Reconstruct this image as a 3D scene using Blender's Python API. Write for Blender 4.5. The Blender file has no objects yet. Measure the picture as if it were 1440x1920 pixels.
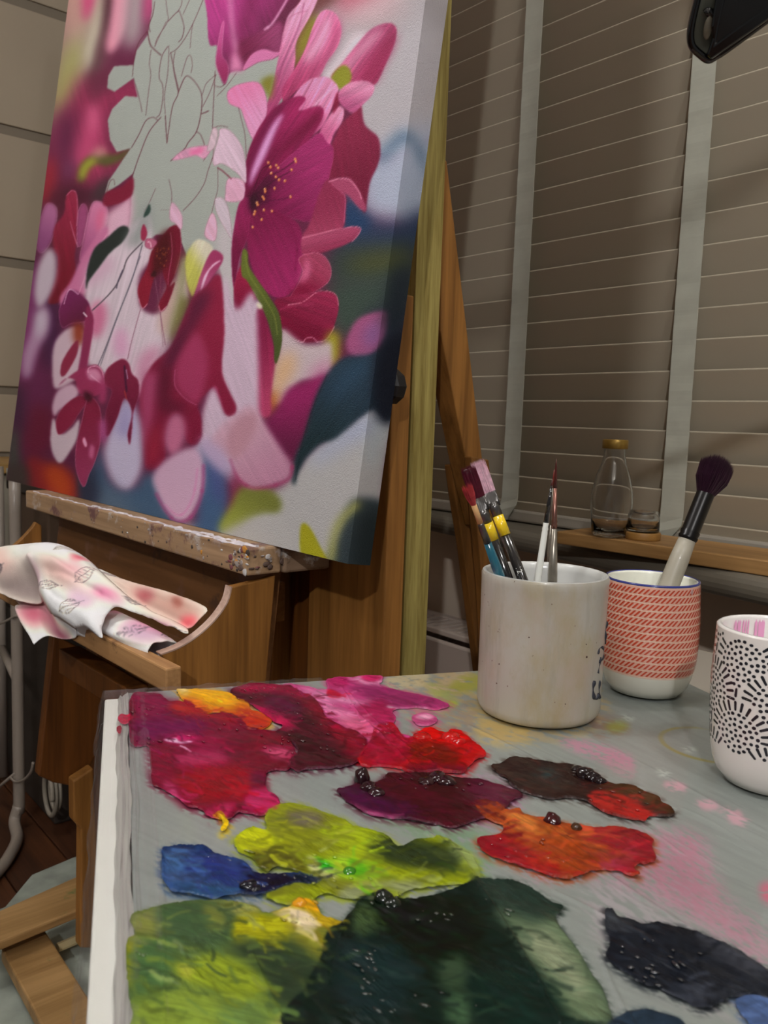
import bpy, bmesh, math, random
import numpy as np
from mathutils import Vector, Matrix
random.seed(7); RNG = np.random.default_rng(11)
S = bpy.context.scene; COL = S.collection

# ------------------------------------------------------------------ camera
FPX = 1550.0; SL = .034; HY = 793.0; CZ = .2      # focal length in pixels of the 1440x1920 frame, horizon, eye height over the palette
def _n(v): v = np.array(v, float); return v/np.linalg.norm(v)
_yv = 960+FPX*FPX/(960-HY); _xv = 720-SL*(_yv-960)
_up = -_n((_xv-720, -(_yv-960), -FPX))
_mx = _n((-604-720, -(HY+SL*(-1324)-960), -FPX)); _mx = _n(_mx-_up*np.dot(_mx, _up))
_X = -_mx; _Y = np.cross(_up, _X)
R = np.array([_X, _Y, _up]); CAM = np.array([0, 0, CZ])
cd = bpy.data.cameras.new('camera'); cam = bpy.data.objects.new('camera', cd); COL.objects.link(cam)
cam.matrix_world = Matrix.Translation(CAM.tolist()) @ Matrix(R.tolist()).to_4x4()
cd.sensor_fit = 'VERTICAL'; cd.sensor_height = 36; cd.sensor_width = 27; cd.lens = FPX/1920*36
cd.clip_start = .01; cd.dof.use_dof = True; cd.dof.focus_distance = .68; cd.dof.aperture_fstop = 20
S.camera = cam
def ray(px, py): return R @ np.array([px-720, 960-py, -FPX])
def on(px, py, n, p0):                                # a pixel's line of sight met with a plane of the room
    r = ray(px, py); n = np.array(n, float); return CAM+r*(np.dot(n, np.array(p0, float)-CAM)/np.dot(n, r))
def oX(px, py, x): return on(px, py, (1, 0, 0), (x, 0, 0))
def oY(px, py, y): return on(px, py, (0, 1, 0), (0, y, 0))
def oZ(px, py, z=0): return on(px, py, (0, 0, 1), (0, 0, z))
def oD(px, py, c):                                    # at the horizontal distance of point c
    r = ray(px, py); return CAM+r*(math.hypot(c[0], c[1])/math.hypot(r[0], r[1]))
def proj(P):
    c = (np.asarray(P, float)-CAM) @ R; return 720-FPX*c[..., 0]/c[..., 2], 960+FPX*c[..., 1]/c[..., 2]

# ------------------------------------------------------------------ world, lights, exposure
S.view_settings.view_transform = 'Standard'; S.view_settings.look = 'None'
S.view_settings.gamma = 1; S.view_settings.use_curve_mapping = False; S.view_settings.exposure = 0
w = bpy.data.worlds.new('world'); S.world = w; w.use_nodes = True
w.node_tree.nodes['Background'].inputs[0].default_value = (1, 1, .99, 1)
w.node_tree.nodes['Background'].inputs[1].default_value = .115
def lamp(name, loc, power, r, col=(1, 1.0, 1.03), aim=None, spot=None):
    l = bpy.data.lights.new(name, 'SPOT' if spot else 'POINT'); l.energy = power; l.color = col; l.shadow_soft_size = r
    o = bpy.data.objects.new(name, l); COL.objects.link(o); o.location = loc
    if spot: l.spot_size = math.radians(spot); l.spot_blend = .6; o.rotation_euler = (Vector(aim)-Vector(loc)).to_track_quat('-Z', 'Y').to_euler()
    return o
LAMP_A = (1.35, -1.50, 1.45)
lamp('standing_lamp_light', LAMP_A, 88, .03)
lamp('ceiling_light_left', (-.95, -.30, 1.62), 22, .035)
lamp('fill_light_window', (-.38, .80, 1.66), 9, .03)  # added fill: brightens slat edges and sill, gives the palette reflections
lamp('fill_light_rear', (-1.35, -1.15, 1.62), 14, .04)  # added fill for the left of the canvas and the left wall
lamp('ceiling_light_right', (.75, .10, 1.62), 18, .035)
# ------------------------------------------------------------------ small tools
def s2l(c):
    c = np.asarray(c, float)/255.; return np.where(c <= .04045, c/12.92, ((c+.055)/1.055)**2.4)
KA = 1.5
def alb(c, k=None, o=0): return np.clip(s2l(c)*(KA if k is None else k)-o, 0.0015, .9)
def mat(name, col=(128, 128, 128), rough=.6, k=None, metal=0, coat=0, noise=0, nscale=30, bump=0, bscale=200, attr=None, trans=0, alpha=1, spec=.5, stretch=(1, 1, 1), bstretch=None, ior=1.45):
    m = bpy.data.materials.new(name); m.use_nodes = True; nt = m.node_tree; N = nt.nodes; L = nt.links; b = N['Principled BSDF']
    c = (*alb(col, k).tolist(), 1)
    b.inputs['Base Color'].default_value = c; b.inputs['Roughness'].default_value = rough; b.inputs['Metallic'].default_value = metal
    b.inputs['Coat Weight'].default_value = coat; b.inputs['Coat Roughness'].default_value = .08
    b.inputs['Transmission Weight'].default_value = trans; b.inputs['Alpha'].default_value = alpha; b.inputs['Specular IOR Level'].default_value = spec; b.inputs['IOR'].default_value = ior
    tc = N.new('ShaderNodeTexCoord'); mp = N.new('ShaderNodeMapping'); mp.inputs['Scale'].default_value = stretch; L.new(tc.outputs['Object'], mp.inputs['Vector'])
    src = None
    if attr:
        a = N.new('ShaderNodeVertexColor'); a.layer_name = attr; src = a.outputs['Color']; L.new(src, b.inputs['Base Color'])
    if noise:
        n = N.new('ShaderNodeTexNoise'); n.inputs['Scale'].default_value = nscale; n.inputs['Detail'].default_value = 5; L.new(mp.outputs[0], n.inputs['Vector'])
        mr = N.new('ShaderNodeMapRange'); mr.inputs['From Min'].default_value = .3; mr.inputs['From Max'].default_value = .7; mr.inputs['To Min'].default_value = 1-noise; mr.inputs['To Max'].default_value = 1+noise
        L.new(n.outputs['Fac'], mr.inputs['Value'])
        mx = N.new('ShaderNodeVectorMath'); mx.operation = 'SCALE'
        if src: L.new(src, mx.inputs[0])
        else: mx.inputs[0].default_value = c[:3]
        L.new(mr.outputs[0], mx.inputs['Scale']); L.new(mx.outputs[0], b.inputs['Base Color'])
    if bump:
        mp2 = N.new('ShaderNodeMapping'); mp2.inputs['Scale'].default_value = bstretch or stretch; L.new(tc.outputs['Object'], mp2.inputs['Vector'])
        n2 = N.new('ShaderNodeTexNoise'); n2.inputs['Scale'].default_value = bscale; n2.inputs['Detail'].default_value = 4; L.new(mp2.outputs[0], n2.inputs['Vector'])
        bp = N.new('ShaderNodeBump'); bp.inputs['Strength'].default_value = bump; bp.inputs['Distance'].default_value = .001; L.new(n2.outputs['Fac'], bp.inputs['Height']); L.new(bp.outputs[0], b.inputs['Normal'])
    return m
def wood(name, c1, c2, axis=2, scale=60, rough=.5, k=None, stain=None, ssc=14, sth=.55, knots=.0):
    """streaky timber: noise drawn out along the grain axis, with optional blotches of old paint"""
    m = bpy.data.materials.new(name); m.use_nodes = True; nt = m.node_tree; N = nt.nodes; L = nt.links; b = N['Principled BSDF']
    b.inputs['Roughness'].default_value = rough; b.inputs['Specular IOR Level'].default_value = .35
    tc = N.new('ShaderNodeTexCoord'); mp = N.new('ShaderNodeMapping'); s = [1, 1, 1]; s[axis] = .05; mp.inputs['Scale'].default_value = s
    L.new(tc.outputs['Object'], mp.inputs['Vector'])
    n = N.new('ShaderNodeTexNoise'); n.inputs['Scale'].default_value = scale; n.inputs['Detail'].default_value = 6; n.inputs['Distortion'].default_value = .4; L.new(mp.outputs[0], n.inputs['Vector'])
    n3 = N.new('ShaderNodeTexNoise'); n3.inputs['Scale'].default_value = scale*6; n3.inputs['Detail'].default_value = 3; L.new(mp.outputs[0], n3.inputs['Vector'])
    ad = N.new('ShaderNodeMath'); ad.operation = 'MULTIPLY_ADD'; L.new(n3.outputs['Fac'], ad.inputs[0]); ad.inputs[1].default_value = .35; L.new(n.outputs['Fac'], ad.inputs[2])
    cr = N.new('ShaderNodeValToRGB'); cr.color_ramp.elements[0].position = .5; cr.color_ramp.elements[1].position = .86
    cr.color_ramp.elements[0].color = (*alb(c1, k).tolist(), 1); cr.color_ramp.elements[1].color = (*alb(c2, k).tolist(), 1); L.new(ad.outputs[0], cr.inputs[0])
    out = cr.outputs[0]
    for i, st in enumerate(stain or []):
        n2 = N.new('ShaderNodeTexNoise'); n2.inputs['Scale'].default_value = ssc; n2.inputs['Detail'].default_value = 7; n2.inputs['Roughness'].default_value = .7
        m2 = N.new('ShaderNodeMapping'); m2.inputs['Location'].default_value = (i*3.1, i*1.7, i*.9); L.new(tc.outputs['Object'], m2.inputs['Vector']); L.new(m2.outputs[0], n2.inputs['Vector'])
        c = N.new('ShaderNodeValToRGB'); c.color_ramp.elements[0].position = sth; c.color_ramp.elements[1].position = sth+.08; L.new(n2.outputs['Fac'], c.inputs[0])
        mx = N.new('ShaderNodeMix'); mx.data_type = 'RGBA'; L.new(c.outputs[0], mx.inputs[0]); L.new(out, mx.inputs[6]); mx.inputs[7].default_value = (*alb(st, k).tolist(), 1); out = mx.outputs[2]
    L.new(out, b.inputs['Base Color'])
    bp = N.new('ShaderNodeBump'); bp.inputs['Strength'].default_value = .3; bp.inputs['Distance'].default_value = .0006; L.new(n3.outputs['Fac'], bp.inputs['Height']); L.new(bp.outputs[0], b.inputs['Normal'])
    return m
def worldloc(o):
    v = np.zeros(3)
    while o: v += np.array(o.location); o = o.parent
    return v
def tag(o, label=None, cat=None, group=None, kind=None):
    for k, v in (('label', label), ('category', cat), ('group', group), ('kind', kind)):
        if v: o[k] = v
    return o
def thing(name, loc, label, cat, group=None):
    o = bpy.data.objects.new(name, None); COL.objects.link(o); o.location = [float(x) for x in loc]; o.empty_display_size = .02
    return tag(o, label, cat, group)
def mk(name, V, Fc, m, parent=None, smooth=False, bevel=0, cols=None, solid=0, sub=0, origin=None):
    """world-space vertices -> one linked mesh object"""
    V = np.array(V, float)
    if parent is not None: og = worldloc(parent)
    elif origin is not None: og = np.array(origin, float)
    else: og = np.array([(V[:, 0].min()+V[:, 0].max())/2, (V[:, 1].min()+V[:, 1].max())/2, V[:, 2].min()])
    me = bpy.data.meshes.new(name); V = V-og
    if isinstance(Fc, np.ndarray):
        me.vertices.add(len(V)); me.vertices.foreach_set('co', V.astype(np.float32).ravel())
        k = Fc.shape[1]; me.loops.add(Fc.size); me.loops.foreach_set('vertex_index', Fc.astype(np.int32).ravel())
        me.polygons.add(len(Fc)); me.polygons.foreach_set('loop_start', np.arange(0, Fc.size, k, dtype=np.int32)); me.polygons.foreach_set('loop_total', np.full(len(Fc), k, np.int32))
    else: me.from_pydata(V.tolist(), [], [list(f) for f in Fc])
    me.update(); me.validate()
    if cols is not None:
        a = me.color_attributes.new('col', 'FLOAT_COLOR', 'POINT'); c = np.ones((len(V), 4), np.float32); c[:, :3] = cols; a.data.foreach_set('color', c.ravel())
    if smooth: me.shade_smooth()
    me.materials.append(m)
    o = bpy.data.objects.new(name, me); COL.objects.link(o)
    if parent is not None: o.parent = parent
    else: o.location = og.tolist()
    if not isinstance(Fc, np.ndarray):
        bm = bmesh.new(); bm.from_mesh(me); bmesh.ops.recalc_face_normals(bm, faces=bm.faces); bm.to_mesh(me); bm.free()
    if bevel: b = o.modifiers.new('bevel', 'BEVEL'); b.width = bevel; b.segments = 2; b.limit_method = 'ANGLE'
    if solid: b = o.modifiers.new('solid', 'SOLIDIFY'); b.thickness = solid; b.offset = 0
    if sub: b = o.modifiers.new('sub', 'SUBSURF'); b.levels = sub; b.render_levels = sub
    return o
def prism(name, poly, vec, m, parent=None, bevel=.0015, **k):
    P = np.array(poly, float); n = len(P); V = np.vstack([P, P+np.array(vec, float)])
    F = [tuple(range(n)), tuple(range(2*n-1, n-1, -1))]+[(i, (i+1) % n, (i+1) % n+n, i+n) for i in range(n)]
    return mk(name, V, F, m, parent, bevel=bevel, **k)
def box(name, lo, hi, m, parent=None, bevel=.0015, **k):
    x0, y0, z0 = lo; x1, y1, z1 = hi
    return prism(name, [(x0, y0, z0), (x1, y0, z0), (x1, y1, z0), (x0, y1, z0)], (0, 0, z1-z0), m, parent, bevel, **k)
def frame_axes(d):
    d = _n(d); a = np.array([0, 0, 1.]) if abs(d[2]) < .9 else np.array([1., 0, 0]); u = _n(np.cross(d, a)); return d, u, np.cross(d, u)
def lathe(prof, p0=(0, 0, 0), d=(0, 0, 1), n=48, flat=None, uax=None, closed=False):
    """prof: list of (t along the axis, radius[, second radius])"""
    d, u, v = frame_axes(d)
    if uax is not None: u = _n(np.array(uax)-d*np.dot(uax, d)); v = np.cross(d, u)
    p0 = np.array(p0, float); V = []; F = []
    for q in prof:
        t, r = q[0], q[1]; r2 = q[2] if len(q) > 2 else r
        for k in range(n):
            a = 2*math.pi*k/n; V.append(p0+d*t+u*(r*math.cos(a))+v*(r2*math.sin(a)))
    m = len(prof)
    for i in range(m-1 if not closed else m):
        for k in range(n):
            a = i*n+k; b = i*n+(k+1) % n; j = ((i+1) % m)*n; F.append((a, b, j+(k+1) % n, j+k))
    if not closed:
        F.append(tuple(range(n-1, -1, -1))); F.append(tuple((m-1)*n+k for k in range(n)))
    return V, F
def tube(pts, r, n=10, caps=True):
    P = [np.array(p, float) for p in pts]; V = []; F = []; rr = r if hasattr(r, '__len__') else [r]*len(P); up = None
    for i, p in enumerate(P):
        d = P[min(i+1, len(P)-1)]-P[max(i-1, 0)]; d = _n(d)
        if up is None: _, u, v = frame_axes(d)
        else: u = _n(up-d*np.dot(up, d)); v = np.cross(d, u)
        up = u
        for k in range(n):
            a = 2*math.pi*k/n; V.append(p+(u*math.cos(a)+v*math.sin(a))*rr[i])
    for i in range(len(P)-1):
        for k in range(n): F.append((i*n+k, i*n+(k+1) % n, (i+1)*n+(k+1) % n, (i+1)*n+k))
    if caps: F.append(tuple(range(n-1, -1, -1))); F.append(tuple((len(P)-1)*n+k for k in range(n)))
    return V, F
def spline(pts, closed=True, k=6):
    P = np.array(pts, float); n = len(P); out = []
    rng = range(n) if closed else range(n-1)
    for i in rng:
        if closed: a, b, c, e = P[(i-1) % n], P[i], P[(i+1) % n], P[(i+2) % n]
        else: a, b, c, e = P[max(i-1, 0)], P[i], P[i+1], P[min(i+2, n-1)]
        for j in range(k):
            t = j/k; out.append(.5*((2*b)+(-a+c)*t+(2*a-5*b+4*c-e)*t*t+(-a+3*b-3*c+e)*t**3))
    if not closed: out.append(P[-1])
    return np.array(out)

# ------------------------------------------------------------------ a small brush engine: the picture on the canvas and the paint on the palette are laid down as strokes
def gk(n, s):
    i = np.arange(n); K = np.exp(-(i[:, None]-i[None])**2/(2*s*s)); return K/K.sum(1, keepdims=True)
def _b1(a, s, ax):
    a = np.moveaxis(a, ax, 0)
    if s < 2.6:
        r = int(3*s+1); k = np.exp(-np.arange(-r, r+1)**2/(2*s*s)); k /= k.sum(); p = np.concatenate([np.repeat(a[:1], r, 0), a, np.repeat(a[-1:], r, 0)]); o = sum(k[i]*p[i:i+len(a)] for i in range(2*r+1))
    else:
        o = a; r = max(int(round(math.sqrt(4*s*s+1)/2-.5)), 1)
        for _ in range(3): p = np.concatenate([np.repeat(o[:1], r+1, 0), o, np.repeat(o[-1:], r, 0)]); c = np.cumsum(p, 0); o = (c[2*r+1:]-c[:-2*r-1])/(2*r+1)
    return np.moveaxis(o, 0, ax)
def gauss(a, s, sx=None): return _b1(_b1(a, s, 0), sx or s, 1)
def vnoise(x, y, seed=0):
    r = np.random.default_rng(seed).random((257, 257)); xi = np.floor(x).astype(int); yi = np.floor(y).astype(int); fx = x-xi; fy = y-yi
    fx = fx*fx*(3-2*fx); fy = fy*fy*(3-2*fy); a = r[yi % 256, xi % 256]; b = r[yi % 256, (xi+1) % 256]; c = r[(yi+1) % 256, xi % 256]; d = r[(yi+1) % 256, (xi+1) % 256]
    return (a*(1-fx)+b*fx)*(1-fy)+(c*(1-fx)+d*fx)*fy
def fbm(x, y, seed=0, o=4):
    s = 0; t = 0
    for i in range(o): s = s+vnoise(x*2**i, y*2**i, seed+i)/2**i; t += 1/2**i
    return s/t
class Ras:
    def __init__(s, x0, y0, w, h, base):
        s.x0, s.y0, s.w, s.h = x0, y0, w, h; s.im = np.ones((h, w, 3))*np.array(base, float); s.lay = {}
        s.X, s.Y = np.meshgrid(np.arange(w)+x0+.5, np.arange(h)+y0+.5)
    def pts(s, f, t):
        ox, oy, k = f; a = np.array([[float(q) for q in p.split(',')] for p in t.split()]); return a/k+np.array([ox, oy])
    def mask(s, P, blur, pad=None):
        pad = int(3*blur+3); xa = max(int(P[:, 0].min()-s.x0-pad), 0); xb = min(int(P[:, 0].max()-s.x0+pad)+1, s.w); ya = max(int(P[:, 1].min()-s.y0-pad), 0); yb = min(int(P[:, 1].max()-s.y0+pad)+1, s.h)
        if xb-xa < 2 or yb-ya < 2: return None
        X = s.X[ya:yb, xa:xb]; Y = s.Y[ya:yb, xa:xb]; M = np.zeros(X.shape, bool); yr = Y[:, 0]
        Q = np.roll(P, -1, 0)
        for (x1, y1), (x2, y2) in zip(P, Q):
            if y1 == y2: continue
            rows = np.nonzero((yr >= min(y1, y2)) & (yr < max(y1, y2)))[0]
            if len(rows) == 0: continue
            xi = x1+(yr[rows]-y1)*(x2-x1)/(y2-y1); M[rows] ^= X[rows] < xi[:, None]
        return (slice(ya, yb), slice(xa, xb)), gauss(M.astype(float), max(blur, .6)), X, Y
    def fill(s, f, t, c, blur=1, c2=None, ax=None, alpha=1, ang=None, amp=.1, fr=.16, edge=None, lay=None, rag=0, seed=1, raw=False):
        P0 = s.pts(f, t) if isinstance(t, str) else np.array(t, float); P = P0 if raw else spline(P0)
        if rag: P = P+np.stack([fbm(P[:, 0]/5, P[:, 1]/5, seed)-.5, fbm(P[:, 0]/5+9, P[:, 1]/5, seed+3)-.5], 1)*rag
        r = s.mask(P, blur)
        if r is None: return
        sl, M, X, Y = r; c = np.array(c, float); A = M*alpha
        if c2 is not None:
            (xa, ya), (xb, yb) = s.pts(f, ax) if isinstance(ax, str) else ax; g = np.clip(((X-xa)*(xb-xa)+(Y-ya)*(yb-ya))/((xb-xa)**2+(yb-ya)**2), 0, 1)[..., None]; g = g*g*(3-2*g)
            C = c*(1-g)+np.array(c2, float)*g
        else: C = np.broadcast_to(c, M.shape+(3,))
        if ang is not None:
            th = math.radians(ang); u = X*math.cos(th)+Y*math.sin(th); v = -X*math.sin(th)+Y*math.cos(th)
            nz = fbm(u*fr*.09+seed, v*fr*1.6, seed); C = C*(1+amp*2*(nz-.5))[..., None]
        if lay is not None: LL = s.lay.setdefault(lay, np.zeros((s.h, s.w))); LL[sl] = np.maximum(LL[sl], M)
        s.im[sl] = s.im[sl]*(1-A[..., None])+C*A[..., None]
        if edge: s.line(None, np.vstack([P, P[:1]]), edge[0], edge[1], alpha=edge[2] if len(edge) > 2 else .7, raw=True)
    def line(s, f, t, c, wd=1.5, blur=.5, alpha=1, raw=False, closed=False, wob=0):
        P = (t if raw else spline(s.pts(f, t) if isinstance(t, str) else t, closed, 5)); P = np.array(P, float)
        for i in range(0, len(P)-1, 8):
            q = P[i:i+9]; pad = wd+3*blur+2; xa = max(int(q[:, 0].min()-s.x0-pad), 0); xb = min(int(q[:, 0].max()-s.x0+pad)+1, s.w); ya = max(int(q[:, 1].min()-s.y0-pad), 0); yb = min(int(q[:, 1].max()-s.y0+pad)+1, s.h)
            if xb-xa < 1 or yb-ya < 1: continue
            sl = (slice(ya, yb), slice(xa, xb)); X = s.X[sl]; Y = s.Y[sl]; D = np.full(X.shape, 1e9)
            for a, b in zip(q[:-1], q[1:]):
                d = b-a; L2 = d@d+1e-9; t_ = np.clip(((X-a[0])*d[0]+(Y-a[1])*d[1])/L2, 0, 1); D = np.minimum(D, np.hypot(X-a[0]-t_*d[0], Y-a[1]-t_*d[1]))
            A = np.clip((wd/2+blur-D)/(2*blur), 0, 1)*alpha; A = A[..., None]; s.im[sl] = s.im[sl]*(1-A)+np.array(c, float)*A
    def dot(s, f, xy, r, c, blur=.8, alpha=1):
        x, y = xy[0]/f[2]+f[0], xy[1]/f[2]+f[1]; P = [(x+r*math.cos(k*.785), y+r*math.sin(k*.785)) for k in range(8)]; s.fill(f, P, c, blur, alpha=alpha)
    def scumble(s, f, t, c, blur=6, alpha=.7, ang=20, fr=.2, th=.5, seed=3, st=4):
        """dry-brushed, broken colour"""
        r = s.mask(spline(s.pts(f, t)), blur)
        if r is None: return
        sl, M, X, Y = r; a = math.radians(ang); u = X*math.cos(a)+Y*math.sin(a); v = -X*math.sin(a)+Y*math.cos(a)
        n = fbm(u*fr/st, v*fr, seed, 5); A = (np.clip((n-th+.12*(M-.5))*9+.5, 0, 1)*M*alpha)[..., None]; s.im[sl] = s.im[sl]*(1-A)+np.array(c, float)*A
    def sample(s, px, py, arr=None):
        a = s.im if arr is None else arr; x = np.clip(px-s.x0-.5, 0, s.w-1.001); y = np.clip(py-s.y0-.5, 0, s.h-1.001); xi = x.astype(int); yi = y.astype(int); fx = x-xi; fy = y-yi
        if a.ndim == 3: fx = fx[..., None]; fy = fy[..., None]
        return (a[yi, xi]*(1-fx)+a[yi, xi+1]*fx)*(1-fy)+(a[yi+1, xi]*(1-fx)+a[yi+1, xi+1]*fx)*fy
def soften_rim(V, F, it=6):
    """relaxes the stair-stepped outline of a sheet cut from a grid"""
    E_ = np.sort(np.concatenate([F[:, [0, 1]], F[:, [1, 2]], F[:, [2, 3]], F[:, [3, 0]]]), 1); key = E_[:, 0].astype(np.int64)*(len(V)+1)+E_[:, 1]; u, ix, ct = np.unique(key, return_index=True, return_counts=True); B_ = E_[ix[ct == 1]]
    bv = np.unique(B_); V = V.copy()
    for _ in range(it):
        s = np.zeros_like(V); c = np.zeros(len(V)); np.add.at(s, B_[:, 0], V[B_[:, 1]]); np.add.at(s, B_[:, 1], V[B_[:, 0]]); np.add.at(c, B_[:, 0], 1); np.add.at(c, B_[:, 1], 1); V[bv] = .4*V[bv]+.6*s[bv]/c[bv][:, None]
    return V
def gridfaces(nu, nv):
    i = np.arange(nv-1)[:, None]*nu+np.arange(nu-1)[None]; return np.stack([i, i+1, i+nu+1, i+nu], -1).reshape(-1, 4)
# ------------------------------------------------------------------ the flower painting (an unfinished picture: flat colour on the real canvas)
A = (0, 0, 3); B = (400, 0, 3); Cc = (0, 340, 3); D = (400, 440, 3); O = (0, 0, 1)
pt = Ras(-10, -160, 880, 1240, (100, 36, 66)); f = pt.fill; ln = pt.line
# soft out-of-focus ground
f(O, "-40,-200 900,-200 900,1100 -40,1100", (100, 36, 66), 1, raw=True)
f(A, "370,-400 650,-400 560,200 500,420 400,560 330,640 290,760 240,800 280,500 320,200", (168, 158, 135), 22)
f(A, "400,230 450,240 420,500 330,640 300,700 310,480", (160, 158, 92), 14)
f(A, "340,-300 470,-300 480,120 420,180 350,200", (190, 142, 134), 16)
f(A, "470,-140 550,-140 542,0 510,80 480,122 465,60", (200, 72, 120), 7)
f(A, "600,-300 585,100 545,260 525,400 500,400 480,300 520,150 560,-40", (196, 192, 168), 8)
f(A, "608,-300 665,-300 640,80 590,220 560,360 520,500 495,480 540,300 580,120", (72, 38, 48), 7)
f(A, "680,-300 748,-300 720,100 680,230 620,300 598,250 620,120", (214, 142, 162), 5)
f(A, "750,-300 840,-300 800,150 760,260 700,260 700,150", (168, 158, 158), 12)
f(A, "830,-200 885,-200 850,100 812,90", (186, 72, 122), 7)
f(A, "450,440 560,480 700,450 790,420 780,600 650,600 610,700 620,860 730,850 620,1000 500,1150 290,1170 250,900 310,720 400,560", (146, 46, 82), 14, ang=75, amp=.12)
f(A, "500,600 550,640 560,800 480,930 400,940 380,880 440,780 480,700", (188, 70, 114), 12)
f(A, "510,590 545,600 545,700 520,740 495,700", (200, 90, 130), 8)
f(A, "330,700 430,620 400,900 420,1000 330,1050 310,850", (92, 34, 68), 13)
f(A, "380,900 420,940 400,1010 360,980", (115, 55, 90), 8)
f(A, "270,900 310,920 300,1160 230,1150 215,1400 150,1500 190,1250 240,1000", (152, 36, 50), 9)
f(A, "330,1040 480,1040 560,1120 420,1180 320,1200", (70, 24, 44), 12)
f(A, "520,440 640,380 700,420 650,470 560,540 500,560", (105, 42, 66), 10)
f(A, "540,1060 600,1000 640,1010 600,1100 510,1150", (52, 50, 50), 9)
f(A, "440,1025 450,940 490,890 560,860 650,870 745,825 700,890 600,935 540,922 490,955 470,1015", (86, 84, 44), 4)
f(A, "445,1005 460,935 510,890 550,905 500,945 475,1000", (162, 164, 54), 5)
f(A, "510,870 560,825 600,850 590,875 540,880", (190, 130, 130), 6)
f(B, "690,-500 1400,-500 1400,300 1330,600 1230,760 1060,860 920,850 840,700 700,500 560,300", (168, 162, 166), 4)
f(B, "690,-300 1010,-300 960,10 860,40 740,90 700,140", (178, 84, 104), 20)
f(B, "1000,-80 900,0 800,40 760,140 860,160 1000,100 1100,0", (198, 172, 176), 22)
f(B, "560,-100 740,-100 690,0 620,60 540,120 500,60", (108, 62, 62), 9)
f(B, "540,100 600,110 560,240 500,330 455,400 460,250", (132, 124, 44), 7)
f(B, "800,860 930,850 1110,720 1320,760 1300,1150 1100,1260 900,1240 820,1190", (160, 166, 184), 18)
f(B, "930,880 1000,785 1090,735 1190,860 1200,1040 1150,900 1105,790 1010,850 950,920", (84, 110, 134), 9)
f(B, "1120,900 1180,1050 1130,1240 1080,1260 1060,1100", (150, 160, 178), 12)
f(B, "740,1110 830,1190 900,1240 1040,1250 1200,1180 1200,1440 700,1480 730,1300", (44, 58, 84), 13)
f(B, "740,1110 830,1190 890,1250 840,1300 740,1280", (36, 62, 96), 8)
f(D, "660,80 950,60 1160,60 1120,300 850,300 660,300", (52, 62, 60), 14)
f(D, "760,150 950,90 1100,110 1060,200 900,240 780,230", (72, 76, 44), 16)
f(D, "650,280 1100,240 1080,480 760,580 680,560", (58, 72, 64), 13)
f(D, "860,440 960,420 1110,380 1050,780 950,760 900,620", (36, 44, 58), 12)
f(D, "900,960 1010,1040 980,1300 930,1700 800,1950 -200,1950 -200,1640 60,1640 200,1500 400,1400 520,1240 620,1160 760,1060", (162, 160, 159), 7)
f(D, "890,980 1010,1010 970,1150 900,1300 860,1250", (162, 168, 172), 10)
f(D, "780,1060 900,1000 880,1100 700,1210 560,1300 560,1240 680,1150", (150, 158, 184), 14)
# grey unpainted heart of the picture
f(O, "285,-60 400,-80 430,80 540,60 530,190 480,280 463,330 455,380 440,440 440,560 450,640 430,650 418,520 400,470 380,455 350,480 335,440 320,440 293,440 270,455 262,440 240,430 245,400 247,345 250,325 225,345 197,363 203,340 245,278 219,285 206,262 202,225 210,205 235,180 258,182 250,147 215,172 201,165 203,142 214,124 250,122 256,95 277,65 285,20", (152, 157, 150), .9, raw=True)
f(O, "402,440 440,420 446,560 470,640 440,690 424,600", (180, 172, 174), 8)
# pencil and thin paint outlines on the grey
dk = (92, 38, 50)
for t, wd in (("925,-60 940,60 943,120 885,215 872,262", .9), ("945,120 1000,65 1015,80 1035,150 1025,210 1005,235", 1.2), ("1000,65 1022,20 1025,-60", .9), ("1030,80 1075,-20", .8), ("1150,-20 1100,100 1050,200 1000,270 955,300", 1),
              ("1085,130 1075,200 1070,270", .8), ("830,180 845,250 870,280 905,310", 2), ("850,280 840,360 848,420 835,520 820,650", .9), ("945,260 910,320 895,430 915,480 915,560 900,640 880,660", 1.1), ("950,260 945,400 925,540 930,640", .9),
              ("960,300 985,420 1003,520 970,600 945,760 940,800", 1.3), ("985,290 975,380 1003,520", 1), ("1003,520 1040,435 1070,435 1110,480 1135,540 1130,640 1105,740 1060,800 1035,840 960,905", 1.5), ("1020,430 1050,330 1070,312 1082,360 1075,410", .9),
              ("870,262 935,120", .7), ("830,175 780,240 755,330 745,430", 1.1), ("752,440 780,540 800,630", 1), ("885,675 860,660 820,680 780,760 740,830", 1.3), ("905,660 840,740 790,860 755,960 742,1000", 1.4), ("930,650 935,740 940,805", 1.6), ("950,1010 965,1080 965,1140", .9),
              ("1030,1185 1100,1110 1150,1030 1170,960 1200,880", 1), ("1225,940 1225,1060 1210,1120 1190,1200", .8), ("1105,740 1130,760 1150,815", 1.4), ("1135,640 1172,625", 2), ("1140,600 1180,520 1215,420", .9), ("1210,400 1205,500 1200,600 1195,720", 1.2), ("1330,410 1270,490 1220,540", .8),
              ("1215,420 1160,470 1140,530", .8), ("1205,480 1240,490 1270,470", 1), ("875,1060 840,1140 810,1190", .8), ("1330,560 1360,680 1378,760 1385,880", 1), ("1195,720 1240,708 1280,715", 1), ("1190,840 1165,870 1145,905", 1), ("600,1080 620,1020 640,1010 645,1040", 1), ("1200,720 1200,860 1190,900", .8), ("870,10 860,80 838,140 845,180", 1.2)):
    ln(A, t, dk, wd*1.1, .45, .85)
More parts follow.
